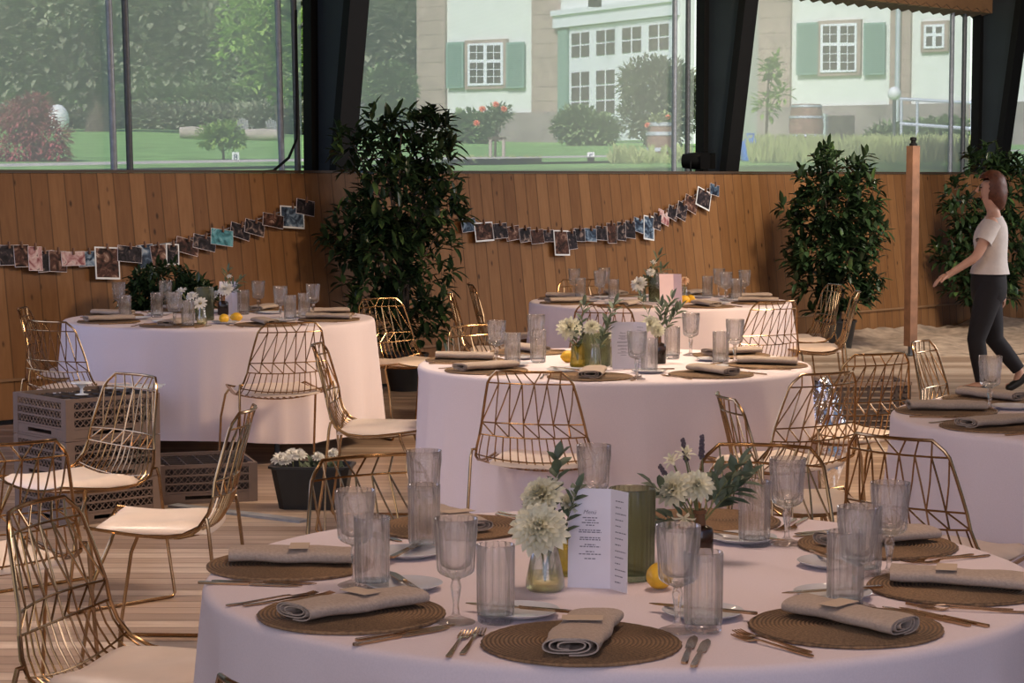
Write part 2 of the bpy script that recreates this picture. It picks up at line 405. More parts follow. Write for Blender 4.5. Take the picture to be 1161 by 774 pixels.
# columns of the frame: web widening upwards, flanges in black
for k in (-1, 0, 1, 2):
    s = k*4.96
    mb = MB(); mb.prism([(-.02, 1.2), (-.02, 4.3), (-.68, 4.3), (-.24, 1.2)], 0, s+.06, s+.18, 1)
    mb.prism([(.0, 1.2), (.0, 4.3), (-.10, 4.3), (-.10, 1.2)], 0, s-.01, s+.26, 0)
    mb.prism([(-.20, 1.2), (-.62, 4.3), (-.70, 4.3), (-.28, 1.2)], 0, s+.03, s+.23, 0)
    o = struct('trim_%d' % (k+3), mb, [M['blackp'], M['bluegrey']], smooth=False); o.location = O3; o.rotation_euler = (0, 0, PHI)
# windbreak netting between the columns
for k in (-2, -1, 0, 1, 2):
    mb = MB(); mb.add([(k*4.96+.3, .03, 1.5), ((k+1)*4.96, .03, 1.5), ((k+1)*4.96, .03, 3.42), (k*4.96+.3, .03, 3.42)], [(0, 1, 2, 3)])
    o = struct('window_%d' % (k+3), mb, M['net'], smooth=False); o.location = O3; o.rotation_euler = (0, 0, PHI)
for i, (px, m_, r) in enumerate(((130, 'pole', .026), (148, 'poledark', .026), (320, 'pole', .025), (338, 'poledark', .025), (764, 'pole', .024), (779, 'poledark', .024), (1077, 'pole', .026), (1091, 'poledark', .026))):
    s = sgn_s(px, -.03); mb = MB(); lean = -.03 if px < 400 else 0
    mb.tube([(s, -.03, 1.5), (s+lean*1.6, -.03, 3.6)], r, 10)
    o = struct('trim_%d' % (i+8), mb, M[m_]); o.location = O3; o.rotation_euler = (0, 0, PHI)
# eave board, corrugated edge and roof
mb = MB(); mb.box(((S0+S1)/2, -.16, 3.56), (S1-S0, .10, .26))
o = struct('trim_20', mb, M['beam'], smooth=False); o.location = O3; o.rotation_euler = (0, 0, PHI)
mb = MB(); n = 420
vs = []
for i in range(n+1):
    x = S0+(S1-S0)*i/n; z = .022*math.sin(i*PI/2.0)
    vs += [(x, .02, 3.40+z), (x, -.22, 3.45+z)]
mb.add(vs, [(2*i, 2*i+2, 2*i+3, 2*i+1) for i in range(n)])
o = struct('trim_21', mb, M['fender']); o.location = O3; o.rotation_euler = (0, 0, PHI)
mb = MB(); mb.prism([(.3, 3.68), (-9., 5.9), (-22, 5.9), (-22, 6.05), (-9, 6.05), (.3, 3.83)], 0, -20, 24)
o = struct('ceiling', mb, M['beam'], smooth=False); o.location = O3; o.rotation_euler = (0, 0, PHI)
# ground: sand under everything, timber deck on it
mb = MB(); mb.add([(-14, -6, -.04), (14, -6, -.04), (14, 26, -.04), (6, 25.6, -.04), (-7, 12.2, -.04), (-14, 8, -.04)], [(0, 1, 2, 3, 4, 5)])
struct('ground', mb, M['sand'], smooth=False)
a = wl(0, WBY-.25, 0); q = (18.9-a.y)/T3.y; bx = (a+T3*q).x
l = (-7-a.x)/T3.x; ly = (a+T3*l).y
poly = [(-7, -3), (9, -3), (9, 18.9), (bx, 18.9), (-7, ly)]
mb = MB(); mb.prism([(x, y) for x, y in poly], 2, -.035, 0.)
o = struct('floor', mb, M['deck'], smooth=False)
mb = MB(); A, B = P(196, 574), P(345, 592)
mb.bar(A+Vector((0, 0, .006)), B+Vector((0, 0, .006)), .07, .012); struct('trim_22', mb, M['strip'], smooth=False)
# heaped sand along the foot of the boards
mb = MB(); nx, ny = 90, 22; vs = []
for i in range(nx+1):
    for j in range(ny+1):
        s = 2.2+9.5*i/nx; t = j/ny; y = WBY-.04-1.9*t
        p = wl(s, y, 0)
        h = .17*(1-t)**1.1*(.6+.7*noise.noise((s*1.3, t*3, 0)))+.05*noise.noise((s*5, t*8, 3))*(1-t)+.02*noise.noise((s*14, t*20, 5))*(1-t)
        vs.append((p.x, p.y, -.03+max(0, h)*min(1, i/8)))
mb.add(vs, [(i*(ny+1)+j, (i+1)*(ny+1)+j, (i+1)*(ny+1)+j+1, i*(ny+1)+j+1) for i in range(nx) for j in range(ny)])
tag(mb.build('sand_heap', M['sand']), 'loose brown sand heaped along the foot of the board wall', 'sand', kind='stuff')
# ------------------------------------------------------------------ wire chair
PROF = [(-.285, .835), (-.268, .785), (-.245, .70), (-.225, .62), (-.210, .56), (-.190, .505), (-.160, .455), (-.115, .422), (-.05, .408), (.04, .410), (.14, .420), (.235, .436)]
HWID = [.150, .176, .196, .212, .222, .236, .250, .256, .254, .246, .236, .226]
PT = [0]
for i in range(1, len(PROF)): PT.append(PT[-1]+math.dist(PROF[i], PROF[i-1]))
def surf(u, t):          # u -1..1 across, t = arc length from the top rail
    t = max(0, min(PT[-1], t)); i = 0
    while i < len(PT)-2 and t > PT[i+1]: i += 1
    q = (t-PT[i])/(PT[i+1]-PT[i])
    y = PROF[i][0]*(1-q)+PROF[i+1][0]*q; z = PROF[i][1]*(1-q)+PROF[i+1][1]*q; w = HWID[i]*(1-q)+HWID[i+1]*q
    back = max(0, min(1, (z-.42)/.2)); e = u*u
    return Vector((u*w, y+.035*e*back, z+.035*e*(1-back)))
def make_chair():
    t = thing('wire_chair', 'x', 'chair')
    mb = MB(); TB = PT[1]; TM = PT[3]; TL = PT[4]; TE = PT[-1]; N = 7
    # back: outer frame with chamfered corners, zigzag fields
    left = [surf(-1, TB+(TL-TB)*i/4) for i in range(5)]; right = [surf(1, TB+(TL-TB)*i/4) for i in range(5)]
    top = [surf(-.88+1.76*i/6, 0) for i in range(7)]
    mb.tube(left[::-1]+[surf(-.985, TB*.6)]+top+[surf(.985, TB*.6)]+right, .0055, 8)
    for tt in (TB, TM, TL): mb.tube([surf(-1+2*i/8, tt) for i in range(9)], .0034, 6)
    us = [-1+2*i/N for i in range(N+1)]
    for i in range(1, N): mb.tube([surf(us[i], TB+(TM-TB)*k/2) for k in range(3)], .0030, 6)
    for i in range(N):
        mb.tube([surf(us[i], TM), surf(us[i]*.5+us[i+1]*.5, (TB+TM)/2), surf(us[i+1], TB)], .0030, 6)
        a, b = (us[i], us[i+1]) if i < N/2 else (us[i+1], us[i])
        mb.tube([surf(a*.88, 0), surf(b if abs(b) < 1 else b*.99, TB)], .0030, 6)
        mb.tube([surf(us[i], TM), surf(us[i+1], TL)], .0030, 6)
        mb.tube([surf(us[i], TM), surf(us[i], TL)], .0030, 6)
    mb.build('backrest', M['gold'], t)
    mb = MB(); K = 15
    for i in range(K):
        u = -.94+1.88*i/(K-1); mb.tube([surf(u, TL+(TE-TL)*k/9) for k in range(10)], .0030, 6)
    for tt in (PT[6], PT[8]): mb.tube([surf(-1+2*i/8, tt) for i in range(9)], .0030, 6)
    fr = [surf(-1, TL+(TE-TL)*k/8) for k in range(9)]+[surf(-.9+1.8*i/6, TE) for i in range(7)]+[surf(1, TE-(TE-TL)*k/8) for k in range(9)]
    mb.tube(fr, .0055, 8)
    mb.build('seat', M['gold'], t)
    for sd in (-1, 1):
        mb = MB()
        A_, B_ = surf(1, PT[10]), surf(1, (PT[5]+PT[6])/2)
        pts = [(A_.x+.004, A_.y, A_.z-.004), (A_.x+.020, A_.y+.006, A_.z-.03), (.268, .20, .30), (.272, .245, .02), (.272, .236, .0075), (.272, .22, .0065), (.272, -.20, .0065), (.272, -.226, .0075), (.272, -.236, .02), (.268, -.195, .30), (B_.x+.020, B_.y-.012, B_.z-.03), (B_.x+.016, B_.y-.006, B_.z), (B_.x, B_.y, B_.z)]
        mb.tube([(sd*x, y, z) for x, y, z in pts], .0065, 8)
        mb.build('leg_frame', M['gold'], t)
    mb = MB()            # cushion: rounded pad
    nx, ny = 12, 12; vs = []
    for lay in (0, 1):
        for i in range(nx+1):
            for j in range(ny+1):
                u, v = -1+2*i/nx, -1+2*j/ny
                e = max(abs(u), abs(v)); cu = math.copysign(abs(u)**.9, u); 
                k = 1-.06*(abs(u*v))**3
                x = cu*.205*k; y = .035+v*.195*k
                z = .432+.032*abs(u)**2.5*.35+.008*max(0, v)+(.006+.034*(1-e**7)+.004*math.sin(5*u+3*v) if lay else 0)
                vs.append((x, y, z))
    g = lambda l, i, j: l*(nx+1)*(ny+1)+i*(ny+1)+j
    fs = [(g(1, i, j), g(1, i+1, j), g(1, i+1, j+1), g(1, i, j+1)) for i in range(nx) for j in range(ny)]
    fs += [(g(0, i, j), g(0, i, j+1), g(0, i+1, j+1), g(0, i+1, j)) for i in range(nx) for j in range(ny)]
    for i in range(nx): fs += [(g(0, i, 0), g(0, i+1, 0), g(1, i+1, 0), g(1, i, 0)), (g(0, i, ny), g(1, i, ny), g(1, i+1, ny), g(0, i+1, ny))]
    for j in range(ny): fs += [(g(0, 0, j), g(1, 0, j), g(1, 0, j+1), g(0, 0, j+1)), (g(0, nx, j), g(0, nx, j+1), g(1, nx, j+1), g(1, nx, j))]
    mb.add(vs, fs); mb.build('seat_cushion', M['cushion'], t, ang=60)
    return t
def chair(bx, by, hx, hy, label):     # bx,by = where the top rail stands; hx,hy = the way the sitter faces
    h = Vector((hx, hy)).normalized(); c = Vector((bx, by))+h*.285
    return put('chair', make_chair, (c.x, c.y, 0), math.atan2(-h.x, h.y), label, 'brass wire chairs')
CHAIRS = [
 (-1.15, 4.97, .96, -.28, 'brass wire chair in the left foreground, its cushion tucked against the front table'),
 (-.86, 7.03, -1., .05, 'brass wire chair with cream cushion facing left, beside the low crate'),
 (-1.45, 8.24, -.7, -.7, 'brass wire chair in front of the tall crate stack, showing its front'),
 (-1.44, 6.10, -.55, .83, 'brass wire chair cut by the left photo edge, in front of the crate-stack chair'),
 (-2.50, 11.27, .5, .87, 'brass wire chair with its back to us at the left end of the left table'),
 (-2.90, 12.4, 1., .05, 'brass wire chair seen sideways at the far left edge by the board wall'),
 (-1.16, 11.17, -.38, .92, 'brass wire chair pushed up to the front of the left table'),
 (-.92, 9.72, 1., -.04, 'brass wire chair in profile facing right between left and middle tables'),
 (-.42, 5.83, .52, -.85, 'brass wire chair by the flower tray, facing the front table'),
 (.735, 6.08, -.3, -.95, 'brass wire chair behind the right back edge of the front table'),
 (.73, 7.44, .97, .12, 'brass wire chair in front of the middle table, turned right with narrow back'),
 (1.26, 8.30, -.56, .83, 'brass wire chair at the right front of the middle table, back to us'),
 (1.62, 9.2, -.45, .9, 'brass wire chair in front of the grey floor basket, right of the middle table'),
 (1.89, 9.9, .88, -.47, 'brass wire chair standing behind the right edge table, narrow view'),
 (1.12, 6.25, .68, .73, 'brass wire chair in front of the right edge table, large triangle pattern back'),
 (1.655, 13.1, -.48, .87, 'brass wire chair at the right front of the back table, back to us'),
 (2.33, 15.1, -.95, -.2, 'brass wire chair under the middle laurel, the rear of a pair facing left'),
 (2.34, 14.2, -.95, .1, 'brass wire chair with lit yellow cushion edge, nearer of the pair facing left'),
 (.06, 8.36, .25, .97, 'brass wire chair pushed up to the front of the middle table'),
 (-.38, 3.13, .7, .7, 'brass wire chair nearest us at the bottom, only its top rail showing'),
 (-.86, 13.4, .65, -.76, 'brass wire chair under the big laurel, right of the left table'),
 (-.32, 15.2, 1., .1, 'brass wire chair facing right at the left end of the back table, rear one'),
 (-.43, 14.0, 1., 0., 'brass wire chair facing right between big laurel and back table, nearer one'),
 (-.245, 10.95, .75, -.66, 'brass wire chair behind the left end of the middle table'),
 (.5, 15.9, .3, -.95, 'brass wire chair on the far side of the back table by the wall'),
 (.54, 12.75, .28, .96, 'brass wire chair at the front of the back table, behind the middle table flowers'),
]
for c in CHAIRS: chair(*c)
# ------------------------------------------------------------------ tables and cloths
TZ = .765
def cloth_bm(Rr, seed, hem=.13):
    mb = MB(); n = 200; rr = random.Random(seed)
    ks = [(k, rr.uniform(.6, 1.), rr.uniform(0, 6.28)) for k in (7, 11, 13, 18)]
    fold = lambda g: sum(a*(1-2*abs(math.sin((k*g+p+.7*math.sin(2*g+p))/2))**.8) for k, a, p in ks)/2.2
    prof = [(.02, 0), (.3*Rr, 0), (.6*Rr, 0), (.85*Rr, 0), (Rr-.02, 0), (Rr-.008, -.002), (Rr, -.009), (Rr+.003, -.02)]
    rows = []
    for r, z in prof: rows.append([(r*math.cos(2*PI*j/n), r*math.sin(2*PI*j/n), TZ+z) for j in range(n)])
    m = 16
    for i in range(1, m+1):
        t = i/m; row = []
        for j in range(n):
            g = 2*PI*j/n; f = fold(g)
            r = Rr+.003+.060*t+(.052*f)*t**.75+.008*math.sin(3*g+seed)*t
            h = TZ-.02-(TZ-.02-hem)*t - .02*t*math.sin(4*g+seed)*1.
            row.append((r*math.cos(g), r*math.sin(g), h))
        rows.append(row)
    vs = [v for row in rows for v in row]; c = len(vs)
    fs = [(i*n+j, i*n+(j+1) % n, (i+1)*n+(j+1) % n, (i+1)*n+j) for i in range(len(rows)-1) for j in range(n)]
    vs.append((0, 0, TZ)); fs += [(c, (j+1) % n, j) for j in range(n)]
    mb.add(vs, fs); return mb
TABLES = {}
def table(key, x, y, Rr, label, clabel, seed):
    t = thing('round_table', label, 'table', (x, y, 0), seed*.6, 'round banquet tables')
    mb = MB(); mb.lathe([(0, .722), (Rr-.03, .722), (Rr-.02, .728), (Rr-.02, .75), (Rr-.03, .755), (0, .755)], 64); mb.build('tabletop', M['beam'], t)
    for k in range(4):
        a = PI/4+k*PI/2; mb = MB(); mb.tube([(.62*math.cos(a), .62*math.sin(a), .722), (.66*math.cos(a), .66*math.sin(a), 0)], .016, 10); mb.build('leg', M['poledark'], t)
    o = cloth_bm(Rr, seed).build('tablecloth', M['cloth'], ang=60); o.location = (x, y, 0); tag(o, clabel, 'tablecloth', 'pale round tablecloths')
    TABLES[key] = (x, y, Rr)
table('front', .235, 4.47, .885, 'round banquet table under the large front cloth', 'pale pink cloth draped over the large front table nearest us', 1)
table('middle', .461, 9.545, .885, 'round banquet table under the middle cloth behind the front table', 'pale pink cloth over the middle table behind the front table', 2)
table('left', -1.743, 12.6, .92, 'round banquet table under the cloth at left, leg showing below', 'pale pink cloth with creases over the left table by the photo wall', 5)
table('back', 1.003, 14.33, .885, 'round banquet table at the back below the right photo garland', 'pale cloth with bluish left side over the small looking back table', 7)
table('right', 2.235, 7.42, .885, 'round banquet table cut off by the right photo edge', 'pale cloth over the table cut off at the right edge', 9)
# ------------------------------------------------------------------ tableware (each made once, then copied)
def mk_mat():
    mb = MB(); pr = []; n = 22
    for i in range(n*4+1):
        r = .002+.178*i/(n*4); pr.append((r, .0055+.0022*abs(math.sin(i*PI/4))))
    pr += [(.182, .004), (.181, .0005), (.002, 0)]
    mb.lathe(pr, 72, rib=lambda g, i: 1+(.006*math.sin(37*g)+.004*math.sin(61*g+1) if i > n*4-3 else 0))
    return tag(mb.build('placemat', M['rattan'], ang=180), None, 'placemat')
def mk_napkin():
    mb = MB(); ny = 10; turns = 3.0; n = 84; th = .003
    vs = []
    for j in range(ny+1):
        y = -.135+.27*j/ny
        for side in (0, 1):
            for i in range(n+1):
                t = i/n; a = 2*PI*turns*t
                sh = 1-.62*t; wv = .0022*math.sin(9*y*20+a*1.3)+.002*math.sin(a*2+y*31)
                wx = (.056*sh+wv-(th if side else 0)); wz = (.0165*sh**1.1+.4*wv-(th*.8 if side else 0))
                ca, sa = math.cos(a-PI/2), math.sin(a-PI/2)
                x = wx*math.copysign(abs(ca)**.7, ca)+.004*math.sin(14*y); z = .0185+wz*math.copysign(abs(sa)**.8, sa)
                vs.append((x, y+.006*math.sin(a)*(1 if j in (0, ny) else 0), max(.0, z)))
    m = n+1
    g = lambda j, s, i: (j*2+s)*m+i
    fs = []
    for j in range(ny):
        for i in range(n):
            fs.append((g(j, 0, i), g(j, 0, i+1), g(j+1, 0, i+1), g(j+1, 0, i))); fs.append((g(j, 1, i), g(j+1, 1, i), g(j+1, 1, i+1), g(j, 1, i+1)))
    for i in range(n):
        fs.append((g(0, 0, i), g(0, 1, i), g(0, 1, i+1), g(0, 0, i+1))); fs.append((g(ny, 0, i), g(ny, 0, i+1), g(ny, 1, i+1), g(ny, 1, i)))
    mb.add(vs, fs); return tag(mb.build('napkin', M['linen'], ang=70), None, 'napkin')
def mk_placecard():
    mb = MB(); mb.box((0, 0, .0005), (.075, .042, .0012)); return tag(mb.build('place_card', M['card'], smooth=False), None, 'place card')
def mk_plate():
    mb = MB(); mb.lathe([(.0, .003), (.045, .003), (.052, .005), (.072, .011), (.078, .0135), (.079, .0125), (.074, .009), (.052, .002), (.045, 0), (.0, 0)], 48)
    return tag(mb.build('side_plate', M['plate']), None, 'plate')
def strip(mb, st, th=.0016):      # stations (y, halfwidth, z)
    vs = []
    for y, w, z in st: vs += [(-w, y, z), (w, y, z), (w, y, z+th), (-w, y, z+th)]
    n = len(st); fs = [(0, 1, 2, 3), (4*n-1, 4*n-2, 4*n-3, 4*n-4)]
    for i in range(n-1):
        for k in range(4): fs.append((4*i+k, 4*i+4+k, 4*i+4+(k+1) % 4, 4*i+(k+1) % 4))
    mb.add(vs, fs)
def mk_fork():
    t = thing('dinner_fork', None, 'fork'); mb = MB()
    strip(mb, [(-.105, .003, .001), (-.10, .0055, .001), (-.06, .0050, .001), (-.02, .0032, .003), (.03, .0024, .005), (.042, .004, .004)], .0024); mb.build('handle', M['cutlery'], t)
    mb = MB(); strip(mb, [(.042, .004, .004), (.05, .010, .0015), (.06, .0115, .001)])
    for k in range(4):
        x = -.0094+.00627*k; a = MB(); strip(a, [(.06, .0021, .001), (.085, .0016, .002), (.102, .0009, .005)]); mb.add([(v[0]+x, v[1], v[2]) for v in a.v], a.f)
    mb.build('tines', M['cutlery'], t); return t
def mk_knife():
    t = thing('table_knife', None, 'knife'); mb = MB()
    strip(mb, [(-.11, .003, 0), (-.106, .0062, 0), (-.05, .0058, 0), (-.005, .0045, 0), (.0, .003, .001)], .0045); mb.build('handle', M['cutlery'], t)
    mb = MB(); strip(mb, [(0, .003, .001), (.008, .0085, .001), (.07, .0095, .001), (.095, .0075, .001), (.112, .001, .001)]); mb.build('blade', M['cutlery'], t); return t
def rib_out(n, amp, lo, hi):
    return lambda g, i: 1+(amp*(abs(math.sin(n*g/2))-.5) if lo <= i <= hi else 0)
def mk_goblet():
    t = thing('wine_goblet', None, 'glass'); mb = MB()
    mb.lathe([(0, 0), (.036, 0), (.0375, .0015), (.034, .004), (.020, .009), (.010, .013), (.0065, .02), (.0055, .035), (.0075, .05), (.0095, .062), (.0105, .070), (.0085, .078), (.0075, .082), (.012, .086)], 32); mb.build('stem', M['stemglass'], t)
    mb = MB(); mb.lathe([(.012, .086), (.021, .089), (.030, .094), (.0335, .100), (.0345, .106), (.0355, .125), (.037, .15), (.0395, .175), (.042, .1985), (.0418, .200), (.0405, .1990), (.0375, .175), (.0345, .15), (.032, .125), (.028, .110), (.018, .104), (.0, .102)], 96, rib=rib_out(14, .13, 3, 7)); mb.build('bowl', M['glass'], t, ang=70)
    return t
def mk_tumbler():
    t = thing('ribbed_tumbler', None, 'glass'); mb = MB(); rb = rib_out(14, .12, 1, 5)
    mb.lathe([(.0342, .017), (.0344, .022), (.0346, .05), (.035, .10), (.0353, .14), (.0354, .1495), (.0348, .1505), (.0336, .1495), (.0328, .10), (.0318, .04), (.030, .020), (.0, .0185)], 112, rib=rb); mb.build('wall', M['glass'], t, ang=70)
    mb = MB(); mb.lathe([(0, 0), (.030, 0), (.0335, .003), (.0342, .008), (.0342, .0165), (0, .0165)], 56, rib=lambda g, i: 1+(.05*(abs(math.sin(7*g))-.5) if 2 <= i <= 4 else 0)); mb.build('base', M['stemglass'], t); return t
def mk_lemon():
    mb = MB(); mb.lathe([(0, -.040), (.005, -.038), (.008, -.033), (.017, -.027), (.025, -.015), (.0275, 0), (.025, .015), (.017, .027), (.008, .032), (.006, .036), (0, .037)], 24)
    me = mb.mesh('lemon', M['lemon']); me.transform(Matrix.Rotation(PI/2, 4, 'Y')); me.transform(Matrix.Translation((0, 0, .0275)))
    o = bpy.data.objects.new('lemon', me); COL.objects.link(o); return tag(o, None, 'fruit')
EX = lambda v, e: (v[0], v[1], TZ+e)
# place settings: seat angles in each table, with a phrase for where the seat is
def setting(tx, ty, a, where, rad=.70, full=True, card=False, plate=True, cut=2, napkin=True, plk=True, jit=0):
    ca, sa = math.cos(a), math.sin(a)
    rot = a+PI/2                 # local +y of the ware points at the table centre
    right = Vector((-sa, ca, 0)) # facing the centre (-ca,-sa), the right hand is (-sa, ca)
    def at(x, r, z=.001): v = Vector((tx, ty, 0))+Vector((ca, sa, 0))*r+right*x; return (v.x, v.y, TZ+z)
    put('mat', mk_mat, at(0, rad), a, 'round woven placemat '+where, 'woven placemats')
    j = R.uniform(-.12, .12)
    if napkin: put('napkin', mk_napkin, at(R.uniform(-.01, .01), rad, .0088), rot+j, 'rolled taupe napkin on the placemat '+where, 'rolled linen napkins')
    if card and napkin: put('card', mk_placecard, at(0, rad-.02, .0455), rot+j+.1, 'kraft place card on the napkin '+where, 'place cards')
    if plate: put('plate', mk_plate, at(-.15, rad-.235), 0, 'pale side plate by the setting '+where, 'side plates')
    if plate and plk: put('knife', mk_knife, at(-.15, rad-.235, .0145), rot+R.uniform(.5, 1.4), 'butter knife on the side plate '+where, 'butter knives')
    for k in range(cut):
        put('fork', mk_fork, at(-.197-.022*k, rad+.015+.025*k), rot+R.uniform(-.05, .07), ('inner' if k == 0 else 'outer')+' fork left of the placemat '+where, 'brass forks')
        put('knife', mk_knife, at(.197+.022*k, rad+.015+.025*k), rot+R.uniform(-.07, .05), ('inner' if k == 0 else 'outer')+' knife right of the placemat '+where, 'brass table knives')
D2R = PI/180
tx, ty, _ = TABLES['front']
for a, w, rd in ((261, 'nearest us on the front table', .705), (219, 'at the left front of the front table', .70), (174, 'at the left end of the front table', .72), (123.5, 'at the back left of the front table', .68),
                 (70, 'behind the flowers on the front table', .70), (28, 'at the back right of the front table', .68), (345, 'at the right end of the front table', .70), (305, 'at the right front of the front table', .68)):
    setting(tx, ty, a*D2R, w, rad=rd, card=True, napkin=a != 70)
nm8 = {22: 'at the right', 67: 'at the back right', 112: 'at the back left', 157: 'at the left', 202: 'at the left front', 247: 'at the front, left', 292: 'at the front, right', 337: 'at the right front'}
for key, nm in (('middle', 'middle table'), ('left', 'left table'), ('back', 'back table')):
    tx, ty, Rr = TABLES[key]
    for a, w in nm8.items():
        setting(tx, ty, (a+{'middle': 12, 'left': 8, 'back': 0}[key])*D2R, w+' of the '+nm, rad=.69, cut=1, plk=key == 'middle')
tx, ty, _ = TABLES['right']
for a, w in ((128, 'at the back of the right edge table'), (168, 'at the left end of the right edge table'), (208, 'at the left front of the right edge table')):
    setting(tx, ty, a*D2R, w, rad=.69, cut=1, plk=False)
GOB = [('front table', [(403, 664, 'left end, before the back left setting'), (517, 706, 'left of the front centre tumbler'), (481, 606, 'behind the left tumbler, near the flower tray'), (673, 598, 'behind the menu card'), (768, 716, 'right of the lemon, nearest us'), (892, 617, 'at the back, right of the ribbed tumbler'), (1008, 653, 'at the right, beside the kraft carded napkin'), (972, 689, 'between two tumblers at the right front')]),
 ('middle table', [(563, 414, 'leftmost one'), (608, 405, 'behind the left tumbler'), (722, 430, 'in front of the menu card'), (783, 403, 'right of the card at the back'), (833, 412, 'rightmost one')]),
 ('left table', [(135, 357, 'leftmost one'), (188, 354.5, 'second from left, against the dark bush'), (198, 372, 'in front of the white daisies'), (293, 355, 'right of the menu card'), (318, 363, 'third from the right end'), (355, 360, 'rightmost one')]),
 ('back table', [(651, 337, 'leftmost one'), (680, 340, 'left of the white dahlia, front one'), (685, 335.5, 'left of the white dahlia, rear one'), (750, 343, 'in front of the green vase'), (815, 337, 'right of the orange fruit, rear one'), (823, 342, 'right of the orange fruit, front one'), (844, 339, 'rightmost one')]),
 ('right edge table', [(1122, 466, 'cut by the right photo edge')])]
for nm, ls in GOB:
    for px, py, w in ls:
        put('goblet', mk_goblet, EX(P(px, py, TZ), .001), 0, 'crystal wine goblet on the %s, %s' % (nm, w), 'crystal goblets')
TUM = [('front table', [(422, 668, 'at the left in front of a goblet'), (481, 624, 'at the back left'), (562, 706, 'left of the near centre napkin'), (797, 716, 'right of the nearest goblet'), (855, 619, 'right of the dark bottle flowers'), (958, 688, 'at the right front under a goblet'), (980, 652, 'at the right, rear one'), (1100, 640, 'beyond the far right placemat')][:7]),
 ('middle table', [(581, 416, 'beside the leftmost goblet'), (610, 411, 'at left, standing before a goblet'), (736, 423, 'just right of the menu card'), (762, 407, 'behind the dark bottle'), (817, 414, 'beside the rightmost goblet')]),
 ('left table', [(142, 364, 'leftmost one'), (178, 360, 'against the dark bush'), (213, 371, 'left of the daisy bottle'), (276, 356.5, 'behind the lemons'), (329, 364, 'second from right'), (345, 361, 'rightmost one')]),
 ('back table', [(658, 340, 'leftmost one'), (695.5, 342, 'left of the white dahlia'), (802, 337.5, 'right of the orange fruit'), (835, 341, 'rightmost one')])]
for nm, ls in TUM:
    for px, py, w in ls:
        put('tumbler', mk_tumbler, EX(P(px, py, TZ), .001), 0, 'ribbed tumbler on the %s, %s' % (nm, w), 'ribbed tumblers')
# ------------------------------------------------------------------ vases, bottles, flowers, cards
def vase_bulb(name, m, h, rb, rn, wat=False, lab=None, loc=None, cat='vase', grp=None, neck=.7):
    t = thing(name, lab, cat, loc, 0, grp); mb = MB(); th = .0022
    pr = [(0, 0), (rb*.85, 0), (rb, .008), (rb*.99, h*.18), (rb*.86, h*.42), (rn*1.15, h*neck), (rn, h*(neck+.08)), (rn, h*.96), (rn*1.15, h)]
    mb.lathe(pr+[(r-th, z+(.004 if z < .01 else 0)) for r, z in reversed(pr[1:])]+[(0, .004)], 36); mb.build('body', m, t)
    if wat: mb = MB(); mb.lathe([(0, .005), (rb*.82, .005), (rb*.94, .012), (rb*.93, h*.18), (rb*.85, h*.33), (0, h*.33)], 32); mb.build('water', M['water'], t)
    return t
def vase_cyl(name, h, rt, rb, lab, loc, m='greenglass', ribs=26, cat='vase'):
    mb = MB(); th = .004
    mb.lathe([(0, 0), (rb*.95, 0), (rb, .006), (rb, .02), (rb+(rt-rb)*.5, h*.5), (rt, h-.004), (rt-.001, h), (rt-th, h-.002), (rb+(rt-rb)*.5-th, h*.5), (rb-th, .012), (0, .01)], 104, rib=lambda g, i: 1+(.05*abs(math.sin(ribs*g/2))-.025 if 2 <= i <= 5 else 0))
    return tag(mb.build(name, M[m], loc=loc, ang=70), lab, cat)
def bottle_dark(lab, loc, s=1.):
    t = thing('dark_bottle', lab, 'bottle', loc); mb = MB()
    mb.lathe([(0, 0), (.027*s, 0), (.029*s, .004), (.029*s, .062*s), (.026*s, .070*s), (.0125*s, .076*s), (0, .076*s)], 32); mb.build('body', M['darkglass'], t)
    mb = MB(); mb.lathe([(.0125*s, .074*s), (.0115*s, .098*s), (.0145*s, .100*s), (.0145*s, .108*s), (.010*s, .109*s), (.010*s, .085*s), (0, .085*s)], 24); mb.build('neck', M['brownglass'], t); return t
def petal(mb, c, d, up, L, W, cup):
    d = d.normalized(); sd = d.cross(up).normalized(); n = sd.cross(d).normalized()
    st = [(0, .25, 0), (.35, .8, .10*cup), (.7, 1., .16*cup), (.92, .6, .1*cup), (1., .08, 0)]
    vs = []
    for q, w, z in st:
        o = c+d*L*q+n*L*z; vs += [o-sd*W*w/2+n*W*.18, o, o+sd*W*w/2+n*W*.18]
    fs = []
    for i in range(4): fs += [(3*i, 3*i+1, 3*i+4, 3*i+3), (3*i+1, 3*i+2, 3*i+5, 3*i+4)]
    mb.add(vs, fs)
def blossom(nm, axis, rad, layers, m, cen=None, dens=14, par=None, ctr=(0, 0, 0)):
    ax = Vector(axis).normalized(); a = ax.orthogonal().normalized(); b = ax.cross(a); mb = MB(); c = Vector(ctr)
    for k in range(layers):
        el = math.radians(4+78*k/max(1, layers-1)) if layers > 1 else .15
        n = max(5, int(dens*(1-.55*k/max(1, layers)))); L = rad*(1-.42*k/max(1, layers))
        for i in range(n):
            g = 2*PI*(i+.5*(k % 2)+R.uniform(-.15, .15))/n
            d = (a*math.cos(g)+b*math.sin(g))*math.cos(el)+ax*math.sin(el)
            petal(mb, c+ax*rad*.05*k, d, ax if k < layers*.6 else -(a*math.cos(g)+b*math.sin(g)), L*R.uniform(.9, 1.08), rad*.34*(1-.3*k/max(1, layers)), R.uniform(.6, 1.2))
    o = mb.build(nm, M[m], par, ang=180)
    if cen: q = MB(); q.ball(c+ax*rad*.1, rad*.22, 10); q.build('flower_centre', M[cen], par)
    return o
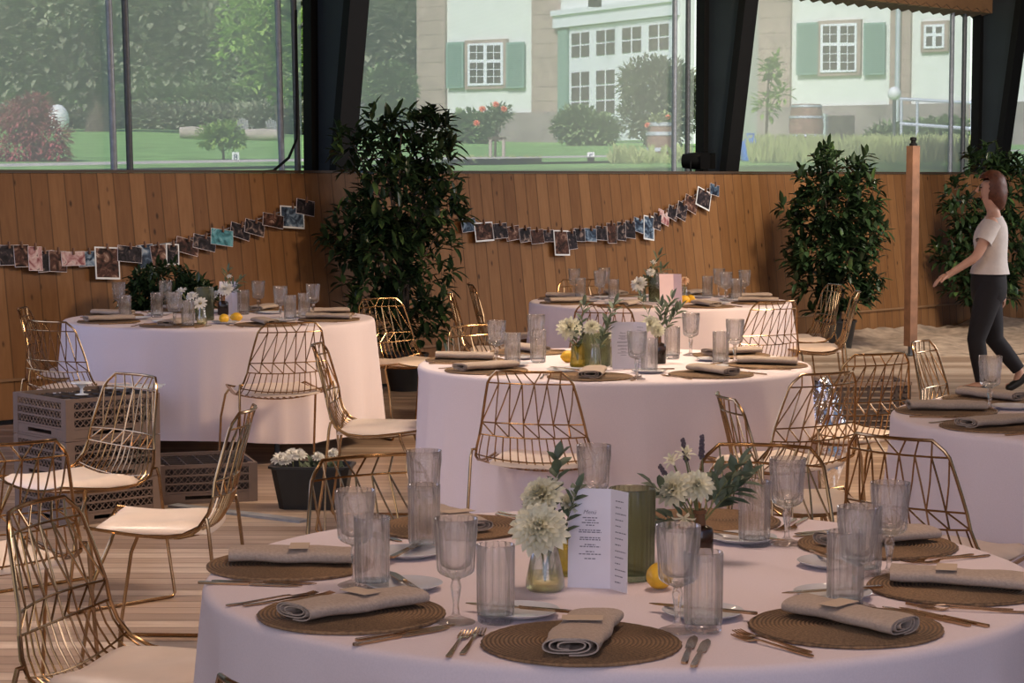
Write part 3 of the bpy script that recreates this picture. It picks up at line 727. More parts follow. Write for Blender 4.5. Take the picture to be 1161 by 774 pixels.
def flower(px, py, Y, base, rad, lab, layers=5, m='petal', axis=(-.1, -.75, .6), cen=None, dens=15, name='dahlia', group='cut flowers'):
    top = PD(px, py, Y); base = Vector(base)
    t = thing(name, lab, 'flower', tuple(base), 0, group)
    loc = top-base
    mb = MB(); mb.tube([(0, 0, 0), loc*.5+Vector((0, 0, -.005)), loc-Vector(axis).normalized()*rad*.1], .0022*max(1, Y/7), 6); mb.build('stem', M['stem'], t)
    blossom('petals', axis, rad, layers, m, cen, dens, t, loc); return t
def sprig(px, py, Y, base, lab, n=14, L=.045, W=.016, m='euca', name='olive_sprig', bend=.0, group='greenery sprigs', start=.35):
    top = PD(px, py, Y); base = Vector(base); d = top-base
    t = thing(name, lab, 'greenery', tuple(base), 0, group); sd = d.cross(Vector((0, 1, 0))).normalized()
    pt = lambda q: d*q+sd*bend*math.sin(q*PI)+Vector((0, 0, .01*math.sin(q*PI)))
    mb = MB(); mb.tube([pt(i/6) for i in range(7)], [.0018-.0010*i/6 for i in range(7)], 5); mb.build('stem', M['stem'], t)
    mb = MB()
    for i in range(n):
        q = start+(1-start)*i/(n-1); dr = (pt(min(1, q+.02))-pt(q-.02)).normalized(); g = i*2.4+R.uniform(-.4, .4)
        a = dr.orthogonal().normalized(); b = dr.cross(a); o = a*math.cos(g)+b*math.sin(g)
        mb.leaf(pt(q), dr*.75+o*.75, Vector((0, -.3, 1)), L*R.uniform(.75, 1.15), W*R.uniform(.8, 1.2))
    mb.leaf(pt(1), d.normalized(), Vector((0, -.3, 1)), L, W)
    mb.build('leaves', M[m], t, ang=180); return t
def spike(px, py, Y, base, lab, L=.05):
    top = PD(px, py, Y); base = Vector(base); d = top-base; t = thing('lavender_spike', lab, 'flower', tuple(base), 0, 'lavender spikes')
    mb = MB(); mb.tube([(0, 0, 0), d*.5+Vector((.004, 0, 0)), d], .0012, 5); mb.build('stem', M['stem'], t)
    mb = MB(); u = d.normalized()
    for i in range(26):
        q = i/26; g = i*2.4; a = u.orthogonal().normalized(); o = a*math.cos(g)+u.cross(a)*math.sin(g)
        c = d-u*L*q+o*.0045*(.5+q*.6); mb.ball(c, (.0035, .0035, .0045), 6)
    mb.build('buds', M['lav'], t); return t
def text_mesh(lines, m, par, name='lettering'):
    """lines: (string, x, z, size); lies in the local xz plane facing -y"""
    mb = MB()
    for s_, x, z, size in lines:
        cu = bpy.data.curves.new('t', 'FONT'); cu.body = s_; cu.size = size; cu.align_x = 'CENTER'; cu.shear = .3 if len(s_) > 1 else 0.; cu.resolution_u = 2
        o = bpy.data.objects.new('t', cu); COL.objects.link(o)
        me = o.to_mesh(); vs = [(v.co.x+x, 0, v.co.y+z) for v in me.vertices]; fs = [tuple(p.vertices) for p in me.polygons]
        mb.add(vs, fs); o.to_mesh_clear(); bpy.data.objects.remove(o); bpy.data.curves.remove(cu)
    return mb.build(name, m, par, smooth=False)
def scrib(x0, x1, z, seed, h=.0022):      # a row of tiny unreadable print
    rr = random.Random(seed); out = []; x = x0
    while x < x1:
        w = rr.uniform(.003, .009)
        out.append((x, min(x1, x+w), z, h)); x += w+.0016
    return out
def menu_card(loc, rot, wd, h, lab, detail=True, m='paper', lean=.12):
    t = thing('menu_card', lab, 'menu card', loc, rot, 'folded menu cards')
    def panel(a, b, nm):
        a, b = Vector(a), Vector(b); ly = h*lean
        tp = Vector((0, ly, h)); mb = MB(); n = (b-a).cross(tp).normalized()*.0006
        vs = [a-n, b-n, b+tp-n, a+tp-n, a+n, b+n, b+tp+n, a+tp+n]
        mb.add(vs, [(0, 1, 2, 3), (7, 6, 5, 4), (0, 4, 5, 1), (3, 2, 6, 7), (0, 3, 7, 4), (1, 5, 6, 2)])
        o = mb.build(nm, M[m], t, smooth=False)
        return o, a, b, tp, n
    def marks(p, rows, par):
        o, a, b, tp, n = p; ex = (b-a).normalized(); nn = n.normalized(); 
        if nn.y > 0: nn = -nn
        mb = MB()
        for x0, x1, z, hh in rows:
            q = lambda x, zz: a+ex*x+tp*(zz/h)+nn*.0011
            mb.add([q(x0, z), q(x1, z), q(x1, z+hh), q(x0, z+hh)], [(0, 1, 2, 3)])
        mb.build('lettering', M['ink'], par, smooth=False)
    A, B, C_, D_ = (-wd, 0, 0), (0, -.008, 0), (wd*.42, -wd*.62, 0), (wd*.02, wd*.1, 0)
    p1 = panel(A, B, 'panel'); p2 = panel(B, C_, 'panel')
    if detail:
        mid = wd*.52; rows = []
        for i, (zz, hw) in enumerate(((.70, .18), (.675, .12), (.65, .2), (.625, .1), (.575, .26), (.555, .27), (.50, .24), (.48, .25), (.43, .13), (.41, .24), (.36, .1), (.335, .26), (.29, .13))):
            rows += scrib(mid-hw*wd, mid+hw*wd, zz*h, i)
        marks(p1, rows, p1[0])
        tt = text_mesh([('Menü', 0, 0, .012)], M['ink'], p1[0], 'heading'); tt.location = (-wd*.5, -.005+h*.75*lean-.002, h*.745); tt.rotation_euler = (-math.atan(lean), 0, -.07)
        rows = []
        for i in range(14):
            zz = .08+.062*i; rows += scrib(wd*.2, wd*(.42+.3*((i*7) % 3)/3), zz*h, 40+i)
        marks(p2, rows, p2[0])
    return t
# front table centre
vb = P(618, 669, TZ)
vase_bulb('glass_bud_vase', M['vaseclear'], .112, .040, .024, True, 'clear bulbous glass vase of cream dahlias left of the menu card', EX(vb, .001))
b0 = Vector(EX(vb, .02)); Y0 = vb.y
flower(613, 603, Y0-.04, b0, .062, 'cream dahlia hanging low in the clear vase, the lowest bloom', 7, dens=22)
flower(617, 566, Y0+.03, b0+Vector((.012, 0, 0)), .050, 'cream dahlia above the lowest one in the clear vase', 7, axis=(-.5, -.6, .7), dens=20)
flower(643, 572, Y0+.05, b0+Vector((-.01, .01, 0)), .028, 'small cream bloom close to the menu card corner', 4, axis=(.5, -.4, .8))
sprig(633, 521, Y0+.05, b0, 'tall dark olive sprig rising above the clear vase', 16, .04, .02)
sprig(655, 556, Y0+.04, b0+Vector((.01, .01, 0)), 'dark olive sprig left of the menu card top', 14, .04, .017)
sprig(606, 570, Y0+.06, b0, 'shorter olive sprig behind the cream dahlias', 9, .035, .014)
yb = P(641, 652, TZ)
vase_bulb('yellow_glass_vase', M['yellowglass'], .085, .026, .017, False, 'small yellow glass vase behind the menu card', EX(yb, .001), neck=.8)
mc = P(692, 667, TZ); menu_card(EX(mc, .001), -.10, .088, .203, 'white folded menu card standing on the front table')
gv = P(716, 656, TZ); vase_cyl('ribbed_green_vase', .192, .049, .047, 'tall ribbed green glass vase behind the front menu card', EX(gv, .001))
lm = P(748, 668, TZ); put('lemon', mk_lemon, EX(lm, .001), 1.2, 'yellow lemon beside the green vase on the front table', 'lemons')
db = P(793, 636, TZ); bottle_dark('dark squat bottle with brown neck holding flowers on the front table', EX(db, .001), 1.05)
b1 = Vector(EX(db, .075)); Y1 = db.y
flower(766, 557, Y1-.03, b1, .046, 'cream dahlia facing left in the dark bottle', 7, axis=(-.6, -.6, .5))
flower(789, 553, Y1-.02, b1, .042, 'cream dahlia facing us in the dark bottle', 7, axis=(.1, -.8, .6))
flower(763, 524, Y1, b1, .026, 'cream freesia bud left above the dark bottle', 3, axis=(-.5, -.3, .8), dens=6, name='freesia')
flower(777, 516, Y1+.01, b1, .026, 'cream freesia bud topmost above the dark bottle', 3, axis=(.1, -.3, .9), dens=6, name='freesia')
flower(776, 586, Y1-.05, b1, .028, 'cream bud drooping low in front of the dark bottle', 3, axis=(-.1, -.5, -.6), dens=6, name='freesia')
for px, py, w in ((838, 528, 'upper right'), (846, 545, 'middle right'), (833, 558, 'lower right'), (752, 590, 'lower left'), (812, 540, 'centre'), (742, 552, 'far left')):
    sprig(px, py, Y1+R.uniform(-.06, .06), b1, 'broad leaved grey green sprig in the dark bottle, '+w, 9, .055, .021, start=.4, name='eucalyptus_sprig')
for px, py, w in ((774, 498, 'leaning left'), (796, 494, 'upright'), (748, 528, 'leaning far left')): spike(px, py, Y1+.02, b1, 'dark lavender spike above the dark bottle, '+w)
# middle table centre
q = P(676, 415, TZ); vase_cyl('ribbed_green_vase', .150, .062, .060, 'ribbed green glass vase on the middle table', EX(q, .001))
q = P(655, 416, TZ); vase_bulb('yellow_glass_vase', M['yellowglass'], .105, .036, .026, True, 'yellow green glass vase on the middle table, left of the green one', EX(q, .001), neck=.8); b2 = Vector(EX(q, .03)); Y2 = q.y
flower(646, 374, Y2, b2, .062, 'large cream dahlia at the left of the middle table bouquet', 5)
sprig(662, 347, Y2+.05, b2, 'dark sprig rising left on the middle table', 12, .06, .02); sprig(653, 380, Y2-.02, b2, 'short dark sprig under the large cream dahlia', 8, .06, .02)
q = P(675, 420, TZ); vase_bulb('glass_bud_vase', M['vaseclear'], .118, .027, .018, True, 'small clear bottle vase before the green vase on the middle table', EX(q, .001), neck=.75); b2 = Vector(EX(q, .03))
flower(671, 372, q.y, b2, .040, 'pale yellow bloom above the small clear bottle', 5)
sprig(697, 345, q.y+.06, b2, 'dark leaning sprig over the green vase, middle table', 14, .06, .018); sprig(688, 372, q.y+.05, b2, 'grey green sprig in the small clear bottle', 10, .06, .022)
q = P(697, 416, TZ); vase_bulb('glass_bud_vase', M['vaseclear'], .115, .024, .016, False, 'slim clear bottle vase left of the middle menu card', EX(q, .001), neck=.75); b2 = Vector(EX(q, .03))
flower(699, 381, q.y, b2, .036, 'small cream bloom beside the middle menu card', 4)
q = P(719, 418, TZ); menu_card(EX(q, .001), .25, .10, .205, 'lilac white folded menu card standing on the middle table')
q = P(746, 412, TZ); bottle_dark('dark slim bottle right of the middle menu card', EX(q, .001), 1.25); b2 = Vector(EX(q, .1))
flower(738, 369, q.y-.02, b2, .050, 'cream bloom right of the middle menu card', 4, axis=(-.2, -.7, .6)); flower(746, 376, q.y-.04, b2, .036, 'smaller cream bloom low right of the middle menu card', 4)
for px, py, w in ((770, 352, 'reaching furthest right'), (762, 340, 'topmost right'), (750, 348, 'upright')): sprig(px, py, q.y, b2, 'grey green sprig in the dark slim bottle, '+w, 12, .06, .018)
sprig(727, 338, q.y+.05, b2, 'thin dark sprig leaning left behind the middle menu card', 7, .05, .012)
q = P(644, 411, TZ); put('lemon', mk_lemon, EX(q, .001), .5, 'yellow lemon left of the yellow vase on the middle table', 'lemons')
# left table centre
q = P(232, 363, TZ); vase_cyl('ribbed_green_vase', .195, .056, .054, 'green glass vase on the left table behind the white daisies', EX(q, .001))
q = P(229, 368.5, TZ); vase_bulb('glass_bud_vase', M['vaseclear'], .115, .030, .018, True, 'small clear bottle of white daisies on the left table', EX(q, .001), neck=.75); b2 = Vector(EX(q, .04))
flower(227, 344, q.y-.02, b2, .044, 'white daisy with dark centre, rightmost in the daisy bottle', 2, 'petalw', (.1, -.8, .5), 'eyecentre', 12, 'daisy'); flower(218, 337, q.y+.02, b2, .040, 'white daisy in the middle of the daisy bottle', 3, 'petalw', (-.2, -.5, .8), None, 12, 'daisy')
flower(206, 332, q.y+.05, b2, .040, 'white bloom leaning left over the left table glasses', 3, 'petalw', (-.5, -.4, .8), None, 12, 'daisy')
q = P(253, 357, TZ); bottle_dark('dark squat bottle of white flowers behind the lemons', EX(q, .001), 1.15); b2 = Vector(EX(q, .1))
flower(256, 329, q.y, b2, .052, 'white bloom above the dark bottle on the left table', 4, 'petalw'); flower(245, 335, q.y, b2, .036, 'white bloom at left of the dark bottle, left table', 4, 'petalw', (-.6, -.4, .5)); flower(260, 314, q.y, b2, .022, 'small white bud topmost on the left table', 3, 'petalw', (0, -.4, .8), None, 7)
for px, py, w in ((272, 318, 'right'), (268, 328, 'lower right'), (258, 308, 'top')): sprig(px, py, q.y+.03, b2, 'dark sprig in the left table bottle, '+w, 9, .06, .016)
q = P(263.5, 356, TZ); menu_card(EX(q, .001), .3, .075, .20, 'lilac menu card standing behind the lemons', False)
q = P(254, 366.5, TZ); put('lemon', mk_lemon, EX(q, .001), 1.3, 'round yellow lemon at the left of the pair, left table', 'lemons'); q = P(268, 365, TZ); put('lemon', mk_lemon, EX(q, .001), .15, 'long yellow lemon at the right of the pair, left table', 'lemons')
# back table centre
q = P(744, 342, TZ); vase_cyl('ribbed_green_vase', .165, .052, .050, 'green glass vase on the back table', EX(q, .001))
q = P(728, 342, TZ); vase_bulb('glass_bud_vase', M['vaseclear'], .11, .03, .02, True, 'clear bottle vase left of the back table green vase', EX(q, .001), neck=.75); b2 = Vector(EX(q, .03))
flower(725, 323, q.y, b2, .062, 'white round dahlia on the back table', 5, 'petalw', (-.4, -.7, .5)); flower(738, 309, q.y+.02, b2, .034, 'small white bloom above the back table dahlia', 4, 'petalw'); flower(741, 298, q.y+.02, b2, .026, 'small white bud at the top of the back table bouquet', 3, 'petalw', (0, -.4, .8), None, 7)
for px, py, w in ((747, 290, 'topmost'), (735, 312, 'left'), (752, 305, 'right')): sprig(px, py, q.y+.05, b2, 'dark sprig on the back table, '+w, 12, .07, .02)
q = P(764, 345, TZ); menu_card(EX(q, .001), .2, .095, .20, 'pink folded menu card standing on the back table', False, 'pinkpaper')
q = P(776, 340, TZ); vase_bulb('glass_bud_vase', M['vaseclear'], .09, .024, .016, False, 'tiny clear bottle with peach bloom right of the pink card', EX(q, .001), neck=.75); flower(776, 319, q.y, Vector(EX(q, .02)), .036, 'peach bloom right of the pink menu card', 4, 'petalp')
for px, py, r_, w in ((776, 344, .2, 'left one'), (783, 343.5, 2.2, 'right one')): q = P(px, py, TZ); put('lemon', mk_lemon, EX(q, .001), r_, 'orange yellow fruit before the pink menu card, '+w, 'lemons')
# ------------------------------------------------------------------ photo garlands on the board wall
NW = (wl(0, WTY, WT)-wl(0, wall_y(.25), .25)).cross(T3).normalized()      # towards the hall
if NW.dot(OUT) > 0: NW = -NW
def garland(nm, pts, prints):
    P3 = [wallhit(x, y)+NW*.03 for x, y in pts]
    mb = MB(); mb.tube(P3, .004, 5); o = mb.build('garland_string', M['strip'])
    tag(o, 'thin string of the %s photo garland sagging across the board wall' % nm, 'string')
    up0 = (wl(0, WTY, WT)-wl(0, wall_y(.25), .25)).normalized()
    n = len(prints)
    for i, (x, y, w, h, m, wb, tilt) in enumerate(prints):
        c = wallhit(x, y)+NW*(.045+.004*(i % 3)); k = F/c.y
        W_, H_ = 1.15*w/k/.69, 1.15*h/k
        mx = Matrix((T3, -NW, up0)).transposed().to_4x4(); mx.translation = c
        mx = mx @ Matrix.Rotation(-math.radians(tilt), 4, 'Y')
        mb = MB(); mb.box((0, 0, 0), (W_, .003, H_)); bw = .010 if wb else .002
        mb.add([(-W_/2+bw, -.0025, -H_/2+bw*1.3), (W_/2-bw, -.0025, -H_/2+bw*1.3), (W_/2-bw, -.0025, H_/2-bw), (-W_/2+bw, -.0025, H_/2-bw)], [(0, 1, 2, 3)], 1)
        o = mb.build('photo_print', [M['white'] if wb else M['paper'], M[m]], smooth=False); o.matrix_world = mx
        side = '%d from its left end' % (i+1) if i < n/2 else '%d from its right end' % (n-i)
        look = {'pic_dark': 'dark', 'pic_brown': 'brown', 'pic_pink': 'pale pinkish', 'pic_blue': 'bluish', 'pic_teal': 'teal'}[m]
        tag(o, '%s %sphoto print on the %s garland, number %s' % (look, 'white bordered ' if wb else '', nm, side), 'photo', 'prints on the %s garland' % nm)
        mb = MB(); mb.box((0, -.012, H_/2), (.010, .016, .045)); mb.build('clothespin', M['post'], o, smooth=False)
D_, B_, K_, L_, T_ = 'pic_dark', 'pic_brown', 'pic_pink', 'pic_blue', 'pic_teal'
garland('left', [(-30, 272), (0, 279), (30, 283), (60, 287), (100, 287), (130, 283), (160, 280), (200, 274), (240, 264), (280, 252), (320, 239), (351, 229)],
 [(6, 290, 16, 20, D_, 0, 0), (20, 291, 12, 22, B_, 0, 0), (35, 294, 11, 24, K_, 0, -2), (47, 297, 13, 21, D_, 0, 3), (61, 297, 14, 21, B_, 0, -4), (78, 294, 19, 14, K_, 0, 0), (97, 294, 18, 15, L_, 0, 2), (117, 299, 20, 32, B_, 1, -3), (142, 289, 20, 16, D_, 0, -6), (161, 291, 14, 23, L_, 0, 4), (175.5, 291, 13, 22, B_, 0, 4), (190.5, 289, 11, 21, D_, 1, -5), (208, 280, 19, 15, B_, 0, -14), (227, 276, 19, 14, D_, 0, -12), (246.5, 270, 19, 16, T_, 0, -8), (268, 263, 17, 14, D_, 0, -16), (284, 259, 17, 14, D_, 0, -14), (304.5, 251, 18, 13, B_, 0, -10), (327, 247, 21, 22, L_, 1, -4), (341.5, 236, 16, 15, D_, 0, -10)])
garland('right', [(516, 247), (530, 251), (560, 257), (600, 262), (640, 264), (680, 261), (710, 254), (740, 244), (770, 229), (790, 219), (808, 210)],
 [(527, 256, 14, 13, L_, 0, 5), (544, 263.5, 18, 19, B_, 1, 2), (562, 262.5, 14, 15, D_, 0, 3), (577, 265, 14, 14, B_, 0, 6), (591, 267, 12, 14, D_, 0, 4), (604, 269, 13, 14, B_, 0, 3), (617, 268, 12, 12, D_, 0, 0), (632, 276, 15, 25, B_, 1, -2), (643.5, 273, 9, 18, D_, 0, 4), (653, 267, 11, 13, D_, 0, -2), (665, 267, 12, 13, L_, 0, -4), (677, 265, 11, 14, D_, 0, -4), (689, 265, 9, 20, B_, 0, -2), (700, 263, 9, 18, D_, 0, -6), (709.5, 261, 10, 17, D_, 0, -6), (720, 256, 11, 14, L_, 0, -14), (731, 259, 11, 24, L_, 1, -8), (740, 252, 8, 16, D_, 0, -14), (748, 247, 12, 13, K_, 0, -20), (758, 242, 10, 13, D_, 0, -22), (768, 240, 10, 17, D_, 0, -22), (779, 232, 13, 15, B_, 0, -22), (793, 226, 15, 19, D_, 1, -20), (805, 216, 10, 11, L_, 0, -12)])
# ------------------------------------------------------------------ laurels in pots
def laurel(name, lab, Y, blobs, base, n, L, W, potr=.17, poth=.28, m='laurel', young=.06, twig=8):
    bx, by = base; t = thing(name, lab, 'plant', (bx, by, 0), 0, 'potted evergreen shrubs'); B = Vector((bx, by, 0))
    mb = MB(); mb.lathe([(0, 0), (potr*.75, 0), (potr, poth*.92), (potr*1.06, poth*.93), (potr*1.06, poth), (potr*.95, poth), (potr*.93, poth*.9), (0, poth*.88)], 28); mb.build('pot', M['pot'], t)
    bl = []
    for px, py, rx, ry in blobs:
        c = PD(px, py, Y)-B; k = Y/F; bl.append((c, rx*k, ry*k))
    mb = MB(); axis = [Vector((0, 0, poth*.85))]+[b[0] for b in sorted(bl, key=lambda b: b[0].z)][:: max(1, len(bl)//4)]
    top = max(b[0].z for b in bl); cx = sum(b[0].x for b in bl)/len(bl)
    for k in range(twig):
        c, rx, ry = bl[k % len(bl)]; e = c+Vector((R.uniform(-.5, .5)*rx, R.uniform(-.5, .5)*rx, R.uniform(-.2, .5)*ry))
        s0 = Vector((R.uniform(-.03, .03), R.uniform(-.03, .03), poth*.85)); mid = Vector((cx*.4+R.uniform(-.06, .06), R.uniform(-.06, .06), (s0.z+e.z)*.5))
        mb.tube([s0, (s0+mid)/2+Vector((0, 0, .03)), mid, (mid+e)/2, e], [.014, .012, .010, .007, .004], 6)
    mb.build('stems', M['bark'], t)
    lf = MB(); tot = sum(rx*rx*ry for _, rx, ry in bl)
    for c, rx, ry in bl:
        k = int(n*rx*rx*ry/tot)+10
        while k > 0:
            v = Vector((R.gauss(0, 1), R.gauss(0, 1), R.gauss(0, 1))).normalized(); q = R.random()**.33
            if q < .35: q = .35+.6*R.random()
            p = c+Vector((v.x*rx*q, v.y*rx*q*.85, v.z*ry*q))
            if p.z < poth+.05: k -= 1; continue
            tw = Vector((v.x, v.y, v.z*.6+.55))+Vector((R.uniform(-.5, .5),)*1+(R.uniform(-.5, .5), R.uniform(-.3, .4))); tw.normalize()
            for i in range(5):              # a whorl at a twig end
                g = i*2.51+R.random(); a = tw.orthogonal().normalized(); o = a*math.cos(g)+tw.cross(a)*math.sin(g)
                d = (tw*.55+o*.85+Vector((0, 0, -.12)))
                lf.leaf(p+tw*.012*i, d, Vector((0, 0, 1)), L*R.uniform(.7, 1.15), W*R.uniform(.8, 1.15), mi=1 if R.random() < young*(2.2 if q > .85 else .4) else 0)
            k -= 5
    lf.build('foliage', [M[m], M['laurelyoung']], t, ang=180)
    return t
p = P(459, 443); laurel('potted_laurel', 'tallest dark green laurel in a black pot between the two photo garlands', 15.9, [(432, 185, 50, 36), (470, 160, 44, 32), (404, 160, 24, 14), (490, 148, 26, 18), (405, 270, 36, 36), (455, 235, 60, 50), (498, 215, 26, 40), (510, 255, 16, 24), (430, 300, 52, 50), (485, 300, 30, 42), (465, 355, 42, 44), (420, 345, 26, 30), (475, 395, 24, 20), (432, 138, 16, 12)], (p.x, 15.9), 2700, .135, .043, young=.07, twig=14)
p = P(948, 396); laurel('potted_laurel', 'conical dark laurel left of the square wooden post', 19.6, [(955, 190, 30, 24), (930, 205, 24, 18), (975, 215, 24, 26), (945, 240, 46, 34), (920, 262, 26, 30), (975, 262, 26, 30), (940, 290, 46, 34), (985, 300, 18, 28), (925, 318, 26, 26), (955, 335, 32, 30), (945, 360, 26, 16), (986, 335, 16, 18), (893, 236, 7, 7)], (p.x, 19.6), 2500, .135, .046, young=.03)
laurel('potted_laurel', 'dark laurel behind the walking person at the right', 21.8, [(1118, 190, 26, 22), (1145, 215, 30, 40), (1085, 222, 18, 14), (1100, 245, 26, 20), (1085, 285, 24, 20), (1112, 275, 26, 30), (1095, 320, 24, 26), (1120, 335, 30, 36), (1098, 360, 18, 16), (1140, 290, 30, 50), (1068, 288, 12, 8)], (PD(1118, 370, 21.8).x, 21.8), 2400, .135, .046, young=.05)
laurel('potted_bush', 'low dark bush by the wall behind the left table glasses', 14.3, [(185, 325, 32, 20), (165, 345, 24, 22), (210, 345, 30, 24), (225, 332, 20, 14), (190, 375, 40, 40), (160, 370, 18, 26), (222, 375, 22, 34)], (PD(190, 380, 14.3).x, 14.3), 3800, .085, .026, potr=.2, poth=.25, young=.0)
# ------------------------------------------------------------------ glass racks, tray, basket, foil, post, lamp
def rack(lab, x, y, z, rot, h=.195, w=.5, grp='dishwasher racks'):
    t = thing('glass_rack', lab, 'crate', (x, y, z), rot, grp)
    hw = w/2
    for sx in (-1, 1):
        for sy in (-1, 1): mb = MB(); mb.box((sx*(hw-.022), sy*(hw-.022), h/2), (.044, .044, h-.002)); mb.build('corner_post', M['crate'], t, smooth=False)
    rows = [(.064, .098), (.104, .138), (.144, .178)]; top = (.010, .052)
    for k in range(4):
        fr = la = MB(); q = Matrix.Rotation(k*PI/2, 3, 'Z'); A = lambda x, z: q @ Vector((x, -hw+.006, z))
        for z in (.004, .058, .101, .141, .181, h-.005): fr.bar(A(-hw+.02, z), A(hw-.02, z), .010, .009)
        zb0, zb1 = top                       # solid band with a slot for the hand
        for x0, x1, z0, z1 in ((-hw+.02, -.11, zb0, zb1), (.11, hw-.02, zb0, zb1), (-.11, .11, zb0, zb0+.012), (-.11, .11, zb1-.012, zb1)):
            fr.bar(A(x0, (z0+z1)/2), A(x1, (z0+z1)/2), .009, z1-z0)
        for z0, z1 in rows:
            n = 13; st = (w-.09)/n
            for i in range(n):
                xa = -hw+.045+st*i
                la.bar(A(xa, z0), A(xa+st, z1), .005, .0035); la.bar(A(xa, z1), A(xa+st, z0), .005, .0035)
        fr.build('side_panel', M['crate'], t, smooth=False)
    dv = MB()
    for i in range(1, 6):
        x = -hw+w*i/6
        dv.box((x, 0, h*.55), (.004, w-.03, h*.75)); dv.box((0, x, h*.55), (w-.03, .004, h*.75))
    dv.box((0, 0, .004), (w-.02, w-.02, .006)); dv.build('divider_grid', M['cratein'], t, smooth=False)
    return t
cr = P(82, 598); cc = Vector((cr.x, cr.y+.36, 0))
for k, w in enumerate(('lowest of the tall stack at left', 'third from the top of the tall stack', 'second from the top of the tall stack', 'topmost of the tall stack')):
    if k == 0: continue
    rack('taupe plastic glass rack, '+('lowest visible of the tall stack at left', 'second from the top of the tall stack', 'topmost of the tall stack')[k-1], cc.x+.0, cc.y, .197*(k-1), .72)
cx_, cy_ = P(205, 577).x, P(205, 577).y+.42
rack('taupe plastic glass rack standing alone low beside the tall stack', cx_+.03, cy_, 0, .30)
g = MB(); g.lathe([(.03, 0), (.033, .002), (.008, .008), (.006, .03), (.028, .05), (.05, .055), (.048, .060), (0, .060)], 24)
q = P(100, 437, .60); tag(g.build('white_stand', M['white'], loc=(cc.x+.0, cc.y-.1, .5865)), 'small white pedestal dish on top of the tall rack stack', 'dish')
g = MB(); vs = []; n = 14
for i in range(n+1):
    for j in range(n+1):
        u, v = i/n-.5, j/n-.5; vs.append((u*.26, v*.2, .012+.028*(.5+.5*noise.noise((u*9, v*9, 2)))*(1-1.6*max(abs(u), abs(v))**2)))
g.add(vs, [(i*(n+1)+j, (i+1)*(n+1)+j, (i+1)*(n+1)+j+1, i*(n+1)+j+1) for i in range(n) for j in range(n)])
o = g.build('folded_cloth', M['plate'], loc=(cc.x+.22, cc.y+.08, .588)); tag(o, 'crumpled pale cloth on the right corner of the tall rack stack', 'cloth')
# flower tray on the floor
fp = P(352, 579); t = thing('flower_tray', 'black plastic tray of flowers on the floor behind the front chairs', 'tray', (fp.x, fp.y+.12, 0), -.06)
mb = MB(); w0, w1, d0, d1, h = .155, .19, .09, .115, .20
vs = []
for (w, d, z) in ((w0, d0, 0), (w1, d1, h), (w1+.012, d1+.012, h), (w1+.012, d1+.012, h+.012), (w1-.006, d1-.006, h+.012), (w0-.004, d0-.004, .02)):
    r = .03
    for sx, sy in ((-1, -1), (1, -1), (1, 1), (-1, 1)):
        for e in ((1, 0), (0, 1)) if (sx*sy < 0) else ((0, 1), (1, 0)): vs.append((sx*(w-r*e[0]), sy*(d-r*e[1]), z))
fs = [(i*8+j, i*8+(j+1) % 8, (i+1)*8+(j+1) % 8, (i+1)*8+j) for i in range(5) for j in range(8)]+[tuple(range(7, -1, -1)), tuple(40+j for j in range(8))]
mb.add(vs, fs); mb.build('tray_body', M['pot'], t, smooth=False)
for i, (dx, dy, rr) in enumerate(((-.15, -.05, .05), (-.10, .02, .05), (-.06, -.06, .045), (-.12, -.08, .04), (.03, -.03, .035), (.10, .02, .035))):
    base = (fp.x+dx*.8, fp.y+.12+dy*.6, .03); tp = Vector((fp.x+dx, fp.y+.12+dy, .232+.012*(i % 3)))
    tt = thing('cut_bloom', ('white cut bloom in the black floor tray, %s' % ('leftmost', 'second from left', 'third from left', 'lowest at left front', 'middle right', 'rightmost')[i]), 'flower', base, 0, 'blooms in the floor tray')
    mb = MB(); mb.tube([(0, 0, 0), tp-Vector(base)], .003, 6); mb.build('stem', M['stem'], tt)
    blossom('petals', (R.uniform(-.3, .3), -.4, .9), rr, 4, 'petalw', None, 13, tt, tp-Vector(base))
for i in range(7):
    px = 345+i*7; base = Vector((fp.x+.02+.02*i, fp.y+.14, .03))
    sprig(px, 528+R.uniform(-4, 8), fp.y+.14+R.uniform(-.05, .06), base, 'green sprig standing in the black floor tray, %s' % ('leftmost', 'second from left', 'third from left', 'middle', 'third from right', 'second from right', 'rightmost')[i], 9, .06, .02, group='sprigs in the floor tray')
# grey floor basket and foil bag, right of the middle table
bp = Vector((2.14, 12.72, 0)); t = thing('storage_basket', 'dark grey slatted basket on the floor behind the right hand chairs', 'basket', (bp.x+.02, bp.y+.28, 0), .05)
mb = MB(); fr = MB()
for k in range(4):
    q = Matrix.Rotation(k*PI/2, 3, 'Z'); ln, off = ((.25, .2) if k % 2 == 0 else (.2, .25)); A = lambda x, z: q @ Vector((x, -off, z))
    for i in range(9): mb.bar(A(-ln, .03+.036*i), A(ln, .03+.036*i), .008, .018)
    for i in range(7): mb.bar(A(-ln+2*ln*i/6, 0), A(-ln+2*ln*i/6, .345), .012, .012)
    fr.bar(A(-ln, .352), A(ln, .352), .028, .02)
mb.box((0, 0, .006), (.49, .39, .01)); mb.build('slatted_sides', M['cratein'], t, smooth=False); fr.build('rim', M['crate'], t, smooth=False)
bm = bmesh.new(); bmesh.ops.create_icosphere(bm, subdivisions=4, radius=1.)
for v in bm.verts:
    c = v.co; k = 1+.22*noise.noise(c*2.1)+.14*noise.noise(c*5+Vector((3, 1, 2)))
    pinch = 1-.45*max(0, c.z)**2; v.co = Vector((c.x*.12*k*pinch, c.y*.10*k*pinch, .30+c.z*.30*(1+.1*noise.noise(c*3))))
me = bpy.data.meshes.new('foil_bag'); bm.to_mesh(me); bm.free(); me.materials.append(M['foil']); me.polygons.foreach_set('use_smooth', [False]*len(me.polygons))
